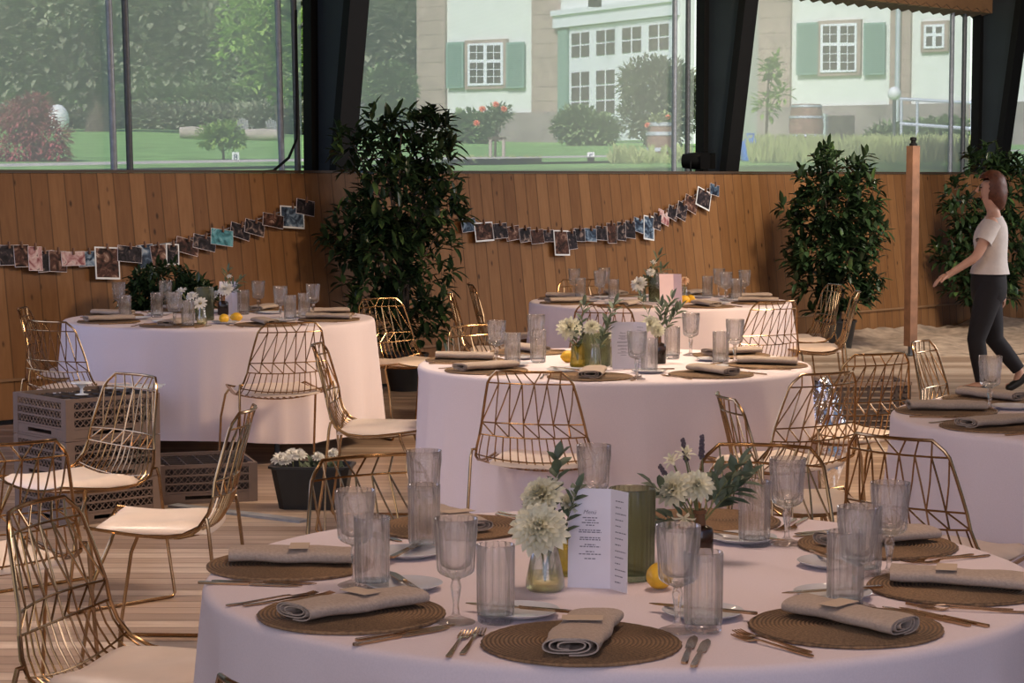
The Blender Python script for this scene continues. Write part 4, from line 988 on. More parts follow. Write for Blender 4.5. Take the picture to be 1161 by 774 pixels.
o = bpy.data.objects.new('foil_bag', me); COL.objects.link(o); q = PD(934, 470, 10.6); o.location = (q.x, 10.6, .0); o.rotation_euler = (0, 0, .3); tag(o, 'crumpled silver foil bag beside the right end of the middle table', 'bag')
pp = P(1032, 402); t = thing('wooden_post', 'square wooden post standing in the sand left of the walking person', 'post', (pp.x, pp.y, 0), .55)
mb = MB(); mb.box((0, 0, .98), (.085, .085, 1.80)); o = mb.build('shaft', M['post'], t, smooth=False)
mb = MB(); mb.box((0, 0, .06), (.03, .03, .16)); mb.box((0, 0, .004), (.1, .1, .008)); mb.build('metal_foot', M['poledark'], t, smooth=False)
mb = MB(); mb.lathe([(0, 1.88), (.035, 1.88), (.035, 1.90), (.022, 1.905), (.022, 1.925), (.03, 1.93), (.028, 1.955), (0, 1.96)], 20); mb.build('top_fitting', M['blackp'], t)
s = sgn_s(789, -.45); c = wl(s, -.42, WT-.012)
t = thing('stage_spotlight', 'black spotlight standing on the wall top at the second dark column', 'spotlight', c, PHI+.4)
mb = MB(); mb.lathe([(0, -.10), (.065, -.10), (.075, -.04), (.085, .10), (.08, .11), (.074, .10), (.06, .0), (0, -.02)], 24)
o = mb.build('lamp_housing', M['blackp'], t, rot=(PI/2, 0, 0), loc=(0, 0, .13))
mb = MB(); mb.tube([(-.095, 0, .13), (-.10, 0, .06), (-.06, 0, .008), (.06, 0, .008), (.10, 0, .06), (.095, 0, .13)], .008, 6); mb.box((0, 0, .006), (.14, .08, .012)); mb.build('bracket', M['blackp'], t)
mb = MB()
for k in range(4):
    q = Matrix.Rotation(k*PI/2, 3, 'Y'); mb.box(q @ Vector((0, -.14, .098)), (.15, .09, .004), q)
mb.build('barn_doors', M['blackp'], t, smooth=False, loc=(0, 0, .13))
mb = MB(); a = wl(sgn_s(298, -.5), -.5, WT+.01); e = wl(sgn_s(337, -.15), -.15, 2.0)
mb.tube([a, a.lerp(e, .3)+Vector((0, 0, -.10)), a.lerp(e, .75)+Vector((0, 0, -.16)), e+Vector((0, 0, -.1)), e+Vector((0, 0, .9))], .011, 8)
tag(mb.build('power_cable', M['blackp']), 'black cable curling over the wall top by the first dark column', 'cable')
# ------------------------------------------------------------------ the walking person
PY = 15.7; pb = PD(1118, 440, PY); pk = PY/F
def pp_(px, py, dy=0.): q = PD(px, py, PY+dy); return Vector((q.x-pb.x, q.y-PY, q.z))
def skin(name, nodes_, edges, m, par, root=0, lvl=2):
    me = bpy.data.meshes.new(name); me.from_pydata([n[0] for n in nodes_], edges, []); me.materials.append(m)
    o = bpy.data.objects.new(name, me); COL.objects.link(o); o.parent = par
    md = o.modifiers.new('skin', 'SKIN'); md.use_smooth_shade = True
    if not me.skin_vertices: 
        bm = bmesh.new(); bm.from_mesh(me); bm.verts.layers.skin.verify(); bm.to_mesh(me); bm.free()
    for i, n in enumerate(nodes_):
        r = n[1]; sv = me.skin_vertices[0].data[i]; sv.radius = (r, r) if not isinstance(r, tuple) else r; sv.use_root = (i == root)
    sb = o.modifiers.new('sub', 'SUBSURF'); sb.levels = lvl; sb.render_levels = lvl
    return o
person = thing('person', 'auburn haired person in white t-shirt and black trousers walking left at right edge', 'person', (pb.x, PY, 0))
nsd = {}
N_, E_ = [], []
def add(nm, p, r, par=None):
    nsd[nm] = len(N_); N_.append((p, r))
    if par: E_.append((nsd[par], nsd[nm]))
yN, yF = -.10, .10
add('pelvis', pp_(1122, 322), .10); add('waist', pp_(1124, 298), .088, 'pelvis'); add('chest', pp_(1124, 272), .095, 'waist'); add('upper', pp_(1127, 254), .07, 'chest'); add('neck', pp_(1127, 240), .045, 'upper'); add('jaw', pp_(1122, 229), .055, 'neck'); add('head', pp_(1122, 214), .082, 'jaw'); add('crown', pp_(1124, 203), .070, 'head')
HD = []
def arm(sfx, sh, el, wr, y0, y1, y2, fdir):
    add('sh'+sfx, sh+Vector((0, y0, 0)), .052, 'upper'); add('el'+sfx, el+Vector((0, y1, 0)), .038, 'sh'+sfx); add('wr'+sfx, wr+Vector((0, y2, 0)), .026, 'el'+sfx)
    f = fdir.normalized(); hw = wr+Vector((0, y2, 0)); add('pa'+sfx, hw+f*.06, (.034, .020), 'wr'+sfx)
    sd = Vector((0, 1, 0)); dn = f.cross(sd).normalized()
    if dn.z > 0: dn = -dn
    for i, (o, L) in enumerate(((-.030, .072), (-.010, .082), (.010, .076), (.028, .060))):
        k = hw+f*.085+sd*o; add('f%d%s' % (i, sfx), k, .011, 'pa'+sfx); add('g%d%s' % (i, sfx), k+f*L*.5+dn*.010, .0095, 'f%d%s' % (i, sfx)); add('h%d%s' % (i, sfx), k+f*L*.85+dn*L*.40, .008, 'g%d%s' % (i, sfx))
    k = hw+f*.035-sd*.032; add('t0'+sfx, k, .012, 'pa'+sfx); add('t1'+sfx, k+f*.04-sd*.018+dn*.01, .010, 't0'+sfx); add('t2'+sfx, k+f*.066-sd*.020+dn*.022, .0085, 't1'+sfx)
arm('N', pp_(1119, 254), pp_(1101, 290), pp_(1072, 309), -.15, -.19, -.17, Vector((-.09, 0, -.045)))
arm('F', pp_(1129, 254), pp_(1142, 293), pp_(1143, 328), .15, .19, .17, Vector((.01, 0, -.09)))
def leg(sfx, hip, kn, an, toe, y):
    dy = Vector((0, y, 0))
    add('hi'+sfx, hip+dy, .075, 'pelvis'); add('kn'+sfx, kn+dy, .05, 'hi'+sfx); add('an'+sfx, an+dy, .036, 'kn'+sfx); add('ba'+sfx, toe[0]+dy, (.034, .030), 'an'+sfx); add('to'+sfx, toe[1]+dy, (.034, .022), 'ba'+sfx)
LN = (pp_(1116, 335), pp_(1104, 384), pp_(1111, 432)); LN[2].z = .075
tn = (LN[2]+Vector((-.10, 0, -.035)), LN[2]+Vector((-.19, 0, -.05)))
LF = (pp_(1127, 335), pp_(1131, 386), pp_(1160, 421)); LF[2].z = .15
tf = (LF[2]+Vector((-.03, 0, -.10)), LF[2]+Vector((-.11, 0, -.125)))
leg('N', *LN, tn, -.09); leg('F', *LF, tf, .09)
skin('body', N_, E_, M['skin'], person, 0)
# clothes follow the body
def loft(mb, rings, n=20):       # rings: (centre, half depth, half width)
    vs = []
    for c, rx, ry in rings:
        for j in range(n): g = 2*PI*j/n; vs.append((c.x+rx*math.cos(g), c.y+ry*math.sin(g), c.z))
    mb.add(vs, [(i*n+j, i*n+(j+1) % n, (i+1)*n+(j+1) % n, (i+1)*n+j) for i in range(len(rings)-1) for j in range(n)])
mb = MB(); loft(mb, [(pp_(1122, 310), .145, .195), (pp_(1122, 303), .134, .185), (pp_(1124, 293), .112, .160), (pp_(1123, 278), .125, .168), (pp_(1123, 267), .128, .172), (pp_(1125, 257), .110, .172), (pp_(1126, 251), .088, .145), (pp_(1127, 246.5), .066, .085), (pp_(1127, 244.5), .060, .068)])
for y, (ax, ay), (bx_, by2) in ((-.145, (1121, 254), (1109, 274)), (.145, (1129, 254), (1138, 274))):
    a_ = pp_(ax, ay)+Vector((0, y*.8, 0)); e_ = pp_(bx_, by2)+Vector((0, y*1.2, 0)); mb.tube([a_, a_.lerp(e_, .4), e_], [.072, .066, .062], 16, cap=False)
o = mb.build('t_shirt', M['tee'], person, ang=75); o.modifiers.new('sub', 'SUBSURF').render_levels = 1
mb = MB(); loft(mb, [(pp_(1122, 303), .116, .166), (pp_(1121, 312), .126, .176), (pp_(1121, 325), .132, .182), (pp_(1121, 337), .125, .178), (pp_(1120, 345), .09, .15)])
for lg, y in ((LN, -.088), (LF, .088)):
    dy = Vector((0, y, 0)); k_ = lg[1]+dy; e_ = lg[1].lerp(lg[2], .93)+dy; h_ = pp_(1121, 322)+dy
    mb.tube([h_, h_.lerp(k_, .3), h_.lerp(k_, .65), k_, k_.lerp(e_, .4), e_], [.10, .098, .084, .068, .064, .050], 18)
o = mb.build('trousers', M['trouser'], person, ang=75)
for lg, tt, y in ((LN, tn, -.09), (LF, tf, .09)):
    dy = Vector((0, y, 0)); heel = lg[2]+Vector((.045, 0, -.04 if lg is LN else -.02))
    skin('shoe', [(heel+dy, .040), (tt[0]+dy+Vector((0, 0, -.004)), (.043, .036)), (tt[1]+dy, (.038, .026))], [(0, 1), (1, 2)], M['pot'], person, 1)
hd = pp_(1122, 214); bm = bmesh.new(); bmesh.ops.create_icosphere(bm, subdivisions=4, radius=1.)
dl = []
for v in bm.verts:
    c = v.co.copy(); k = 1+.05*noise.noise(c*4)+.03*noise.noise(Vector((c.x*14, c.y*14, c.z*2)))
    x, y, z = c.x*.112*k+.016, c.y*.098*k, c.z*.122*k+.018
    if c.z < 0 and c.x > -.1: z -= .10*min(1, -c.z)*(.3+max(0, c.x)); x += .02*(-c.z)
    v.co = hd+Vector((x, y, z))
    if c.x < -.42 and c.z < .42: dl.append(v)
bmesh.ops.delete(bm, geom=dl, context='VERTS')
me = bpy.data.meshes.new('hair'); bm.to_mesh(me); bm.free(); me.materials.append(M['hair']); me.polygons.foreach_set('use_smooth', [True]*len(me.polygons))
o = bpy.data.objects.new('hair', me); COL.objects.link(o); o.parent = person
mb = MB(); mb.add([hd+Vector(v) for v in ((-.078, 0, .025), (-.085, -.014, -.018), (-.085, .014, -.018), (-.112, 0, -.016), (-.082, 0, -.030))], [(0, 1, 3), (0, 3, 2), (1, 4, 3), (2, 3, 4)]); mb.build('nose', M['skin'], person)
for sy in (-1, 1):
    mb = MB(); mb.ball(hd+Vector((-.070, sy*.034, .010)), (.007, .009, .006), 10); mb.build('eye', M['eye'], person)
    mb = MB(); mb.ball(hd+Vector((.008, sy*.082, -.008)), (.020, .010, .030), 10); mb.build('ear', M['skin'], person)
mb = MB(); mb.ball(hd+Vector((-.066, 0, -.060)), (.012, .024, .007), 10); mb.build('mouth', M['lips'], person)
# ------------------------------------------------------------------ outdoors
def gz(x, y): return 1.66+(y-20)*(.022+.011*max(0., min(1., -x/9.)))
def og(px, Y):
    q = PD(px, 150, Y); return Vector((q.x, Y, gz(q.x, Y)))
mb = MB(); nx, ny = 40, 40; vs = []
a = wl(0, .15, 0)
for i in range(nx+1):
    for j in range(ny+1):
        s = -30+70*i/nx; y = .12+75*(j/ny)**1.5; p = wl(s, y, 0); d = p.y
        vs.append((p.x, p.y, min(gz(p.x, max(14, d)), 1.5+.4*y)))
mb.add(vs, [(i*(ny+1)+j, (i+1)*(ny+1)+j, (i+1)*(ny+1)+j+1, i*(ny+1)+j+1) for i in range(nx) for j in range(ny)])
struct('lawn', mb, M['lawn'])
mb = MB(); vs = []
for i in range(61):
    s = -14+32*i/60
    for yy in (3.2, 4.3): p = wl(s, yy, 0); vs.append((p.x, p.y, gz(p.x, p.y)+.07))
mb.add(vs, [(2*i, 2*i+2, 2*i+3, 2*i+1) for i in range(60)]); struct('path', mb, M['path'])
mb = MB(); q = [og(850, 40), og(1110, 40), og(1110, 47), og(850, 47)]; mb.add([v+Vector((0, 0, .03)) for v in q], [(0, 1, 2, 3)]); struct('courtyard', mb, M['path'])
def cloud(mb, blobs, Y, n, L, W, B, dy=1.0, shell=.6, up=.2, mi=0):
    k0 = Y/F; tot = sum(b[2]*b[3] for b in blobs)
    for px, py, rx, ry in blobs:
        c = PD(px, py, Y)-B
        for _ in range(int(n*rx*ry/tot)+4):
            v = Vector((R.gauss(0, 1), R.gauss(0, 1), R.gauss(0, 1))).normalized(); q = shell+(1-shell)*R.random()
            p = c+Vector((v.x*rx*k0*q, v.y*rx*k0*q*dy, v.z*ry*k0*q))
            d = Vector((v.x+R.uniform(-.8, .8), v.y+R.uniform(-.8, .8), v.z*.6+up+R.uniform(-.7, .7)))
            if d.length < .01: d = Vector((0, 0, 1))
            mb.leaf(p, d, Vector((R.uniform(-.3, .3), R.uniform(-.3, .3), 1)), L*R.uniform(.6, 1.3), W*R.uniform(.6, 1.3), .2, mi)
def tree(name, lab, cat, px, Y, blobs, n, L, W, m, trunk=0., tp=None, dy=1., shell=.6, group=None, m2=None, up=.2, branches=0):
    B = og(px, Y); t = thing(name, lab, cat, B, 0, group)
    mb = MB(); cloud(mb, blobs, Y, n, L, W, B, dy, shell, up); mb.build('foliage', M[m], t, ang=180)
    if trunk:
        tb = MB(); top = PD(tp[0], tp[1], Y)-B; tb.tube([(0, 0, -.15), top*.25+Vector((trunk*.1, 0, 0)), top*.6, top], [trunk*1.25, trunk, trunk*.9, trunk*.5], 12)
        for k in range(branches):
            b = blobs[k % len(blobs)]; e = PD(b[0]+R.uniform(-.4, .4)*b[2], b[1]+R.uniform(-.4, .4)*b[3], Y)-B; f = .35+.5*k/branches
            tb.tube([top*f, top*f*.4+e*.6+Vector((0, 0, .02)), e], [trunk*.5, trunk*.35, trunk*.12], 6)
        tb.build('trunk', M['bark'], t)
    return t
# far bank of trees (each its own), then hedges and garden plants
FAR = [(-60, 68, [(-60, 20, 90, 90), (-30, 80, 70, 50)], 'fol1'), (30, 75, [(30, 10, 90, 80), (60, 75, 70, 50)], 'fol1'), (170, 82, [(175, 15, 80, 85), (160, 80, 60, 45)], 'fol1'), (255, 69, [(250, 20, 70, 90), (270, 80, 60, 40)], 'fol2'), (340, 76, [(340, 10, 70, 90), (345, 85, 60, 50)], 'fol1'), (440, 84, [(435, 20, 60, 80), (450, 80, 50, 50)], 'fol1')]
WW = ('at the far left edge', 'left of the big trunk', 'behind the two left poles', 'behind the bright sapling', 'at the first dark column', 'left of the house')
for (px, Y, bl, m), w in zip(FAR, WW): tree('background_tree', 'tall green tree beyond the lawn, '+w, 'tree', px, Y, bl, 6000, .50, .30, m, .4, (px, 60), .6, .3, 'trees beyond the lawn')
tree('garden_tree', 'big tree with thick dark trunk on the lawn behind the left window', 'tree', 113, 50, [(60, 20, 70, 55), (150, 10, 70, 50), (70, 80, 60, 34), (180, 62, 60, 36), (110, 0, 90, 40), (20, 60, 60, 50), (230, 40, 50, 40)], 12000, .26, .14, 'fol1', .30, (108, 20), .7, .35, branches=7)
tree('hedge', 'dark clipped hedge running across the far side of the lawn', 'hedge', 180, 56, [(40, 135, 60, 22), (110, 140, 50, 18), (180, 137, 50, 20), (235, 138, 50, 20), (290, 137, 50, 20), (340, 135, 40, 22)], 12500, .17, .10, 'fol1', 0, None, .5, .3)
tree('shrub_row', 'lighter green shrub row showing above the dark hedge', 'shrub', 180, 60, [(40, 112, 60, 18), (110, 112, 50, 16), (185, 112, 50, 18), (230, 112, 40, 18), (285, 112, 50, 20), (340, 108, 40, 22)], 10800, .20, .11, 'fol2', 0, None, .5, .3)
tree('young_tree', 'slender bright green sapling left of the first dark column', 'tree', 320, 25, [(275, 40, 36, 26), (300, 20, 30, 26), (262, 8, 16, 14), (300, 75, 30, 22), (318, 105, 16, 16), (340, 50, 16, 40), (250, 68, 10, 5), (285, 95, 14, 8)], 1100, .11, .055, 'fol3', .022, (300, 15), .8, .2, branches=10)
tree('red_maple', 'dark red feathery maple at the left edge of the garden', 'tree', 35, 24, [(30, 135, 34, 26), (50, 155, 30, 22), (20, 170, 34, 20), (65, 175, 16, 12), (40, 118, 18, 12)], 3600, .085, .022, 'maple', .03, (35, 140), 1., .4, up=-.2, branches=6)
def roses(t, B, pts, Y, r):
    for px, py in pts:
        c = PD(px, py, Y)-B; blossom('rose_bloom', (R.uniform(-.4, .4), -.7, .5), r, 4, 'rose', None, 9, t, c)
t = tree('rose_standard', 'small round rose tree on the lawn behind the left window', 'plant', 253, 25.5, [(243, 155, 22, 15), (256, 150, 18, 12), (268, 160, 13, 10)], 900, .07, .045, 'fol3', .014, (253, 165), .9, .2, 'rose trees', branches=4)
t = tree('rose_standard', 'rose tree with coral blooms held by two stakes, right of the big laurel', 'plant', 561, 24.5, [(560, 133, 18, 13), (570, 128, 12, 9), (548, 138, 12, 8)], 800, .06, .04, 'fol2', .014, (562, 146), .9, .2, 'rose trees', branches=4)
roses(t, og(561, 24.5), ((547, 124), (562, 119), (540, 140), (571, 124)), 24.3, .045)
B = og(561, 24.5)
for k, px in enumerate((556, 571)):
    mb = MB(); p = og(px, 24.5)-B; mb.tube([p, PD(px, 158, 24.5)-B], .02, 8); mb.build('stake', M['log'], t)
mb = MB(); mb.bar(PD(553, 157, 24.5)-B, PD(574, 157, 24.5)-B, .03, .03); mb.build('cross_tie', M['bark'], t)
for px, Y, bl, m, n, w in ((445, 48, [(443, 100, 30, 28), (440, 130, 26, 22)], 'fol2', 1900, 'round clipped bright bush at the left corner of the house'), (535, 52, [(530, 148, 26, 22), (545, 150, 18, 16)], 'fol2', 900, 'low green shrub behind the coral rose tree'),
    (660, 50, [(655, 143, 28, 22), (680, 148, 22, 18)], 'fol2', 1500, 'medium grey green shrub in front of the glazed house doors'), (742, 47, [(745, 95, 46, 30), (740, 130, 40, 32), (770, 120, 24, 40)], 'fol1', 2800, 'large dense bush in front of the glazed house doors'),
    (1020, 46, [(1010, 155, 32, 14), (1050, 150, 36, 14), (1078, 148, 26, 14)], 'fol2', 1300, 'low bush by the railing at the right of the house')):
    tree('garden_bush', w, 'bush', px, Y, bl, int(n*2.2), .16, .08, m, 0, None, .8, .35, 'garden bushes')
tree('bare_sapling', 'thin branching sapling beside the second dark column', 'tree', 868, 30, [(872, 80, 14, 12), (885, 105, 12, 10), (868, 120, 14, 14), (880, 70, 8, 6)], 150, .13, .07, 'fol3', .02, (872, 70), .8, .2, branches=9)
B = og(970, 27); mb = MB()
for _ in range(3800):
    b = og(R.uniform(850, 1105), 27+R.uniform(-2.9, 5.))-B
    mb.leaf(b, Vector((R.uniform(-.35, .35), R.uniform(-.3, .3), 1)), Vector((0, -1, 0)), R.uniform(.12, .36), R.uniform(.015, .045))
tag(mb.build('wild_meadow', M['fol4'], loc=B, ang=180), 'tall pale wild meadow grass behind the right window', 'grass', kind='stuff')
B = og(720, 25); mb = MB()
for _ in range(420):
    qx = R.uniform(500, 790); yy = 24.2+R.uniform(-.4, .6); b = og(qx, yy)-B
    if 612 < qx < 690: continue
    hh = 1. if qx > 690 else .45
    mb.leaf(b, Vector((R.uniform(-.6, .6), R.uniform(-.5, .5), 1)), Vector((0, -1, 0)), hh*R.uniform(.08, .26), R.uniform(.02, .06))
tag(mb.build('flower_border', M['fol4'], loc=B, ang=180), 'yellow green border plants along the lawn edge at the barrel', 'plants', kind='stuff')
# the manor house; local x runs along the facade, -y faces the hall, z is absolute
HA = Vector((-.76, 64., 0)); HR = math.atan2(-7., 9.6)
house = thing('manor_house', 'cream manor house with sandstone pilasters and green shutters beyond the lawn', 'building', HA, HR)
hx = Vector((math.cos(HR), math.sin(HR), 0)); hy = Vector((-hx.y, hx.x, 0))
def hs(px, py, off=0.):
    r = ray(px, py); a = HA+hy*off; t = a.dot(hy)/Vector((r.x, r.y, 0)).dot(hy)
    p = r*t; return (p-HA).dot(hx), CH+r.z*t
def hbox(mb, px0, py0, px1, py1, d0, d1, mi=0):   # a block on the facade between two photo corners
    pm = (py0+py1)/2; x0, z0 = hs(px0, py0); x0b, z1 = hs(px0, py1); x1, z2 = hs(px1, py0); _, z3 = hs(px1, py1)
    za, zb = (z0+z2)/2, (z1+z3)/2
    mb.box(((x0+x1)/2, (d0+d1)/2, (za+zb)/2), (abs(x1-x0), abs(d1-d0), abs(za-zb)), None, mi)
xl, _ = hs(476, 100); xr, _ = hs(1180, 100)
mb = MB(); mb.box(((xl+xr)/2, 3., 6.5), (xr-xl, 6., 11.)); mb.build('wall', M['plaster'], house, smooth=False)
zp = (hs(560, 131)[1]+hs(950, 117)[1])/2
mb = MB(); mb.box(((xl+xr)/2, -.07, zp-1.7), (xr-xl+.2, .16, 3.4)); mb.build('plinth', M['plinth'], house, smooth=False)
for p0, p1 in ((475, 507), (605, 638), (861, 898), (1011, 1034)):
    a, _ = hs(p0, 60); b, _ = hs(p1, 60); mb = MB(); z = zp-.1
    while z < 11.5: mb.box(((a+b)/2, -.05, z+.21), (b-a, .12, .412)); z += .42
    mb.build('pilaster', M['stone'], house, smooth=False)
def hwin(x0, y0, x1, y1, sur, cols, rows, shut, nm='window_frame'):
    mb = MB(); hbox(mb, x0-sur, y0-sur, x1+sur, y1+sur, -.10, .02); s = mb.build('window_surround', M['stone'], house, smooth=False)
    mb = MB(); hbox(mb, x0, y0, x1, y1, -.13, -.02); f = mb.build(nm, M['whitewood'], house, smooth=False)
    pn = MB(); mx = (x0+x1)/2; my = y0+(y1-y0)*.42; g = 2.2
    for (a, b) in ((x0+g, mx-g*.7), (mx+g*.7, x1-g)):
        for (c, d, r) in ((y0+g, my-1.2, rows[0]), (my+1.6, y1-g, rows[1])):
            for i in range(cols):
                for j in range(r):
                    hbox(pn, a+(b-a)*i/cols+.5, c+(d-c)*j/r+.5, a+(b-a)*(i+1)/cols-.5, c+(d-c)*(j+1)/r-.5, -.137, -.11)
    pn.build('panes', M['pane'], f, smooth=False)
    for (a, b) in shut:
        mb = MB(); hbox(mb, a, y0-1, b, y1+3, -.15, -.08); st = mb.build('shutter', M['shutter'], house, smooth=False); mb = MB(); n = 22
        for i in range(n): hbox(mb, a+2, y0+1+(y1-y0)*i/n, b-2, y0+2.2+(y1-y0)*i/n, -.17, -.15)
        mb.build('louvres', M['shutter'], st, smooth=False)
hwin(533, 49, 573, 97, 4, 2, (2, 3), ((509, 528.5), (577, 597)))
hwin(933, 27, 974, 82, 4, 2, (2, 3), ((906, 930), (982, 1006)))
hwin(1050, 28, 1073, 55, 4, 1, (1, 1), ())
# bay with the glazed doors, standing forward of the facade
bx0, _ = hs(638, 60); bx1, _ = hs(862, 60)
mb = MB(); mb.prism([(bx0, .1), (bx0, -.1), (bx1-1.2, -2.4), (bx1, -2.4), (bx1, .1)], 2, 1., 7.05); mb.build('bay_wall', M['plaster'], house, smooth=False)
ang = math.atan2(-2.3, bx1-1.2-bx0)
by_ = bpy.data.objects.new('glazed_doors', None)
bay = Matrix.Translation((bx0, -.1, 0)) @ Matrix.Rotation(ang, 4, 'Z')
BL = math.hypot(2.3, bx1-1.2-bx0)
def bbox(mb, x0, z0, x1, z1, d0, d1):
    c = bay @ Vector(((x0+x1)/2, (d0+d1)/2, (z0+z1)/2)); mb.box(c, (x1-x0, d1-d0, z1-z0), bay.to_3x3())
bpy.data.objects.remove(by_)
mb = MB(); bbox(mb, -.1, 5.9, BL+.1, 6.25, -.22, .02); bbox(mb, -.1, 6.25, BL+.1, 6.4, -.3, .02); mb.build('lintel', M['whitewood'], house, smooth=False)
mb = MB(); bbox(mb, .05, 2.6, .55, 5.85, -.14, -.02); mb.build('shutter', M['shutter'], house, smooth=False)
mb = MB(); bbox(mb, .62, 2.6, BL, 5.88, -.10, .0); f = mb.build('door_frame', M['whitewood'], house, smooth=False)
pn = MB(); nd_ = max(4, int((BL-.62)/1.12)); st = (BL-.62)/nd_
for i in range(nd_):
    x = .62+st*i
    for k in range(2):
        a = x+.16+(st-.30)/2*k; b = a+(st-.30)/2-.10
        for z0, z1 in ((3.35, 3.72), (3.78, 4.15), (4.21, 4.58), (5.02, 5.33), (5.39, 5.70)): bbox(pn, a, z0, b, z1, -.125, -.09)
pn.build('panes', M['pane'], f, smooth=False)
mb = MB(); hbox(mb, 725, 3, 733, 14, -2.6, -2.3); mb.build('wall_lantern', M['blackp'], house, smooth=False)
x, z = hs(1022, 60); mb = MB(); mb.tube([(x, -.22, z+6), (x, -.22, zp-1.2)], .07, 10); mb.build('downpipe', M['hoop'], house)
mb = MB(); hbox(mb, 943, 131, 972, 172, -.2, -.12); mb.build('cellar_door', M['pane'], house, smooth=False)
mb = MB(); hbox(mb, 936, 129, 942, 170, -.3, -.15); mb.build('cellar_shutter', M['hoop'], house, smooth=False)
# barrels, sign posts, garden things
def mk_barrel(lab, px, Y, h, flowers=False):
    B = og(px, Y); t = thing('oak_barrel', lab, 'barrel', B, 0, 'old oak barrels'); r = h*.40
    prof = [(0, 0), (r*.82, 0), (r*.92, h*.2), (r, h*.5), (r*.92, h*.8), (r*.82, h), (r*.76, h), (r*.76, h*.94), (0, h*.94)]
    mb = MB(); mb.lathe(prof, 36, rib=lambda g, i: 1+.006*math.cos(18*g)); mb.build('staves', M['barrel'], t)
    for z, q in ((.05, .86), (.28, .96), (.70, .965), (.95, .855)): mb = MB(); mb.lathe([(r*q, h*z-.02), (r*q+.012, h*z-.02), (r*q+.012, h*z+.025), (r*q, h*z+.025)], 36); mb.build('hoop', M['hoop'], t)
    return t, B
t, B = mk_barrel('oak barrel planted with flowers behind the middle window poles', 750, 26.5, .47)
p = [(750, 137, 16, 7)]; o = tree('barrel_plant', 'pale flowering plant growing in the barrel top', 'plant', 750, 26.5, p, 260, .07, .035, 'fol4', 0, None, .9, .1)
roses(o, og(750, 26.5), ((734, 142), (757, 133)), 26.4, .04)
mk_barrel('oak barrel lying pale behind the meadow right of the second dark column', 914, 44, .9)
def sign(ch, px, py, Y, lab):
    B = og(px, Y); t = thing('letter_sign', lab, 'sign', B, 0); c = PD(px, py, Y)-B
    mb = MB(); mb.tube([(0, 0, 0), (0, 0, c.z)], .008, 6); mb.build('stake', M['pole'], t)
    mb = MB(); mb.box((0, -.012, c.z), (.085, .008, .115)); pn = mb.build('plate', M['white'], t, smooth=False)
    o = text_mesh([(ch, 0, 0, .105)], M['inkblue'], pn); o.location = (0, -.018, c.z-.036); return t
sign('F', 670, 178, 25, 'white sign plate with the letter F on the lawn')
sign('8', 267, 178, 25, 'white sign plate with the figure 8 on the lawn')
def adiron(px, Y, lab):
    B = og(px, Y); t = thing('garden_chair', lab, 'chair', B, .5, 'grey garden chairs'); t.scale = (.4, .4, .4); mb = MB()
    for k in range(5): mb.bar((-.26+.13*k, .22, .35), (-.30+.15*k, .5, .95+.06*(2-abs(k-2))), .11, .02)
    mb.build('backrest', M['chairgrey'], t, smooth=False); mb = MB()
    for k in range(5): mb.bar((-.28, -.25+.1*k, .38-.02*k), (.28, -.25+.1*k, .38-.02*k), .085, .02)
    mb.build('seat', M['chairgrey'], t, smooth=False)
    for s in (-1, 1): mb = MB(); mb.bar((s*.34, -.4, .55), (s*.34, .4, .55), .13, .025); mb.bar((s*.32, -.3, 0), (s*.32, -.3, .55), .09, .03); mb.bar((s*.3, -.3, .36), (s*.3, .6, 0), .03, .12); mb.build('arm_and_leg', M['chairgrey'], t, smooth=False)
adiron(278, 50, 'grey wooden garden chair on the lawn, left of the pair'); adiron(311, 50, 'grey wooden garden chair on the lawn, right of the pair')
for px, L, w in ((300, .8, 'in front of the garden chairs'), (218, .5, 'left of the garden chairs')):
    B = og(px, 44); mb = MB(); mb.tube([(-L/2, 0, .12), (0, 0, .13), (L/2, 0, .12)], [.12, .13, .11], 10); tag(mb.build('log', M['log'], loc=B), 'pale log lying on the lawn '+w, 'log', 'logs on the lawn')
B = og(66, 45); mb = MB(); mb.ball((0, 0, .32), (.24, .2, .32), 16); mb.lathe([(.1, 0), (.1, .05), (.05, .06)], 12); tag(mb.build('white_pot', M['white'], loc=B), 'white rounded garden pot behind the red maple', 'pot')
B = og(851, 26); t = thing('blue_canister', 'bright blue plastic container in the meadow beside the second dark column', 'container', B, .6)
mb = MB(); mb.lathe([(0, 0), (.10, 0), (.115, .02), (.115, .22), (.07, .27), (.05, .28), (0, .28)], 20); mb.build('canister_body', M['blue'], t); mb = MB(); mb.tube([(-.05, 0, .26), (-.05, 0, .33), (.05, 0, .33), (.05, 0, .26)], .012, 6); mb.build('handle', M['blue'], t)
B = og(1014, 40); t = thing('garden_lamp', 'slim garden lamp with white globe behind the right window', 'lamp', B); c = PD(1014, 106, 40)-B
mb = MB(); mb.tube([(0, 0, 0), c], .035, 8); mb.build('pole', M['poledark'], t); mb = MB(); mb.ball(c, .13, 14); mb.build('globe', M['white'], t)
B = og(1060, 44); t = thing('handrail', 'thin metal handrail by the house at the right', 'railing', B)
for (a, b, c_, d) in ((1020, 112, 1105, 117), (1020, 140, 1105, 146)): mb = MB(); mb.tube([PD(a, b, 44)-B, PD(c_, d, 44)-B], .035, 8); mb.build('rail', M['hoop'], t)
for px in (1022, 1040, 1102): mb = MB(); mb.tube([og(px, 44)-B, PD(px, 113, 44)-B], .03, 8); mb.build('rail_post', M['hoop'], t)
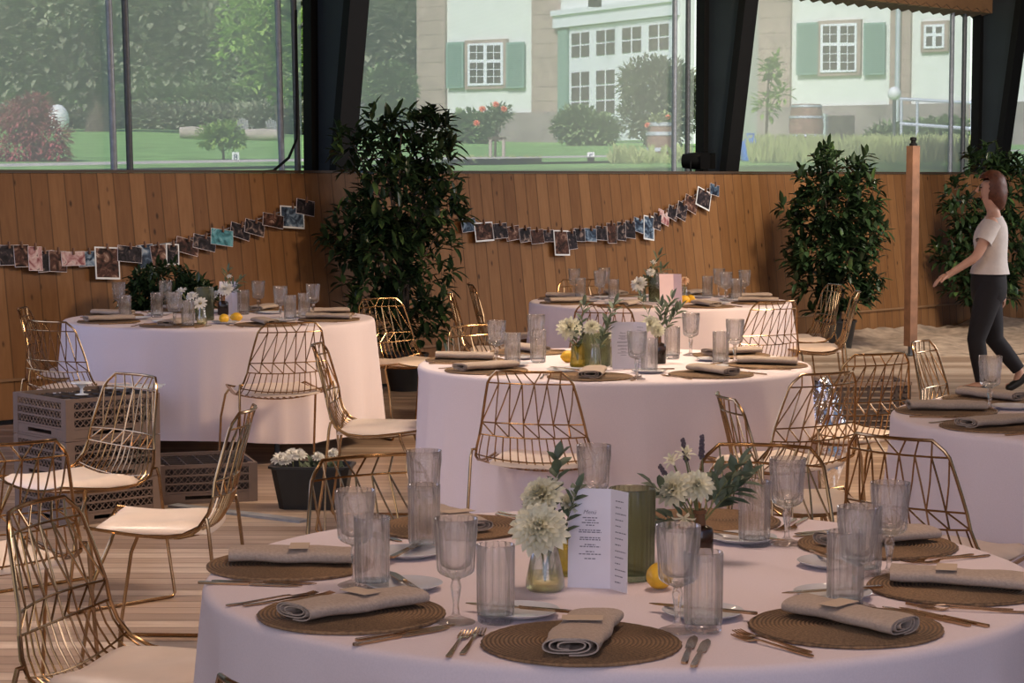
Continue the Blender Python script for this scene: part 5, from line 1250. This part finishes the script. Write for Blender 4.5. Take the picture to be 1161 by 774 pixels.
# ------------------------------------------------------------------ light
wd = bpy.data.worlds.new('sky'); sc.world = wd; wd.use_nodes = True; nt = wd.node_tree
sky = nt.nodes.new('ShaderNodeTexSky'); sky.sky_type = 'NISHITA'; sky.sun_disc = False; sky.sun_elevation = math.radians(38); sky.sun_rotation = math.radians(200); sky.air_density = 1.2; sky.dust_density = 3.
bg = nt.nodes['Background']; tint = nd(nt, 'ShaderNodeMix', {0: 1., 6: sky.outputs[0], 7: (.80, .88, 1.12, 1)}, data_type='RGBA', blend_type='MULTIPLY'); nt.links.new(tint.outputs[2], bg.inputs[0]); bg.inputs[1].default_value = .10
def area(nm, loc, to, size, e, col, sy=None, spread=180):
    l = bpy.data.lights.new(nm, 'AREA'); l.energy = e; l.color = col; l.size = size; l.spread = math.radians(spread)
    if sy: l.shape = 'RECTANGLE'; l.size_y = sy
    o = bpy.data.objects.new(nm, l); COL.objects.link(o); o.location = loc
    o.rotation_euler = (Vector(to)-Vector(loc)).to_track_quat('-Z', 'Y').to_euler(); return o
su = bpy.data.lights.new('sun', 'SUN'); su.energy = 3.6; su.angle = .3; su.color = (1, .97, .92)
o = bpy.data.objects.new('sun', su); COL.objects.link(o); o.rotation_euler = (math.radians(48), 0, math.radians(-25)); o.location = (0, 0, 20)
area('hall_lamp', (4.3, 11.3, 4.7), (1., 12.0, .7), .9, 125, (1, .74, .50), spread=100)
area('hall_lamp', (.9, 4.9, 5.0), (.6, 4.8, .7), 1.2, 17, (1, .74, .60), spread=85)
area('hall_lamp', (.6, 9.9, 5.0), (.5, 9.7, .7), 1.0, 20, (1, .82, .66), spread=60)
area('hall_lamp', (-2.6, 12.4, 4.6), (-2.4, 13.2, .7), 1.0, 48, (1, .76, .56), spread=110)
area('hall_lamp', (3.8, 16.8, 4.6), (3.9, 20.8, .5), 1.0, 190, (1, .86, .68), spread=120)
area('hall_lamp', (-2.3, 6.9, 4.8), (-1.9, 7.2, 0.), 1.0, 33, (1, .80, .66), spread=75)
area('side_opening', (-6.5, 10., 2.6), (.2, 12.5, .6), 5., 110, (.50, .60, 1), 2.6)
area('door_opening', (.5, -2.5, 2.6), (.3, 4.5, .5), 5., 95, (.64, .68, 1), 2.6)
area('right_fill', (8.6, 16., 3.0), (2.8, 17.0, 0.), 4., 270, (.97, .93, .95), 2.4)  # added area light, brightens the deck and sand at the back right
for x, y in ((-2.4, 3.2), (.2, 3.0), (2.6, 3.4), (-1.4, 6.6), (1.4, 7.0), (3.4, 7.6), (-.4, 10.6), (2.2, 11.2)):      # unseen point lights added for sparkle on glass and brass
    l = bpy.data.lights.new('sparkle_point', 'POINT'); l.energy = 15; l.color = (1, .76, .54); l.shadow_soft_size = .09
    o = bpy.data.objects.new('sparkle_point', l); COL.objects.link(o); o.location = (x, y, 4.4)
sc.view_settings.view_transform = 'Standard'
sc.view_settings.exposure = 0.
sc.cycles.max_bounces = 10; sc.cycles.transparent_max_bounces = 16; sc.cycles.transmission_bounces = 8
sc.cycles.use_denoising = True
sc.cycles.sample_clamp_indirect = 4.
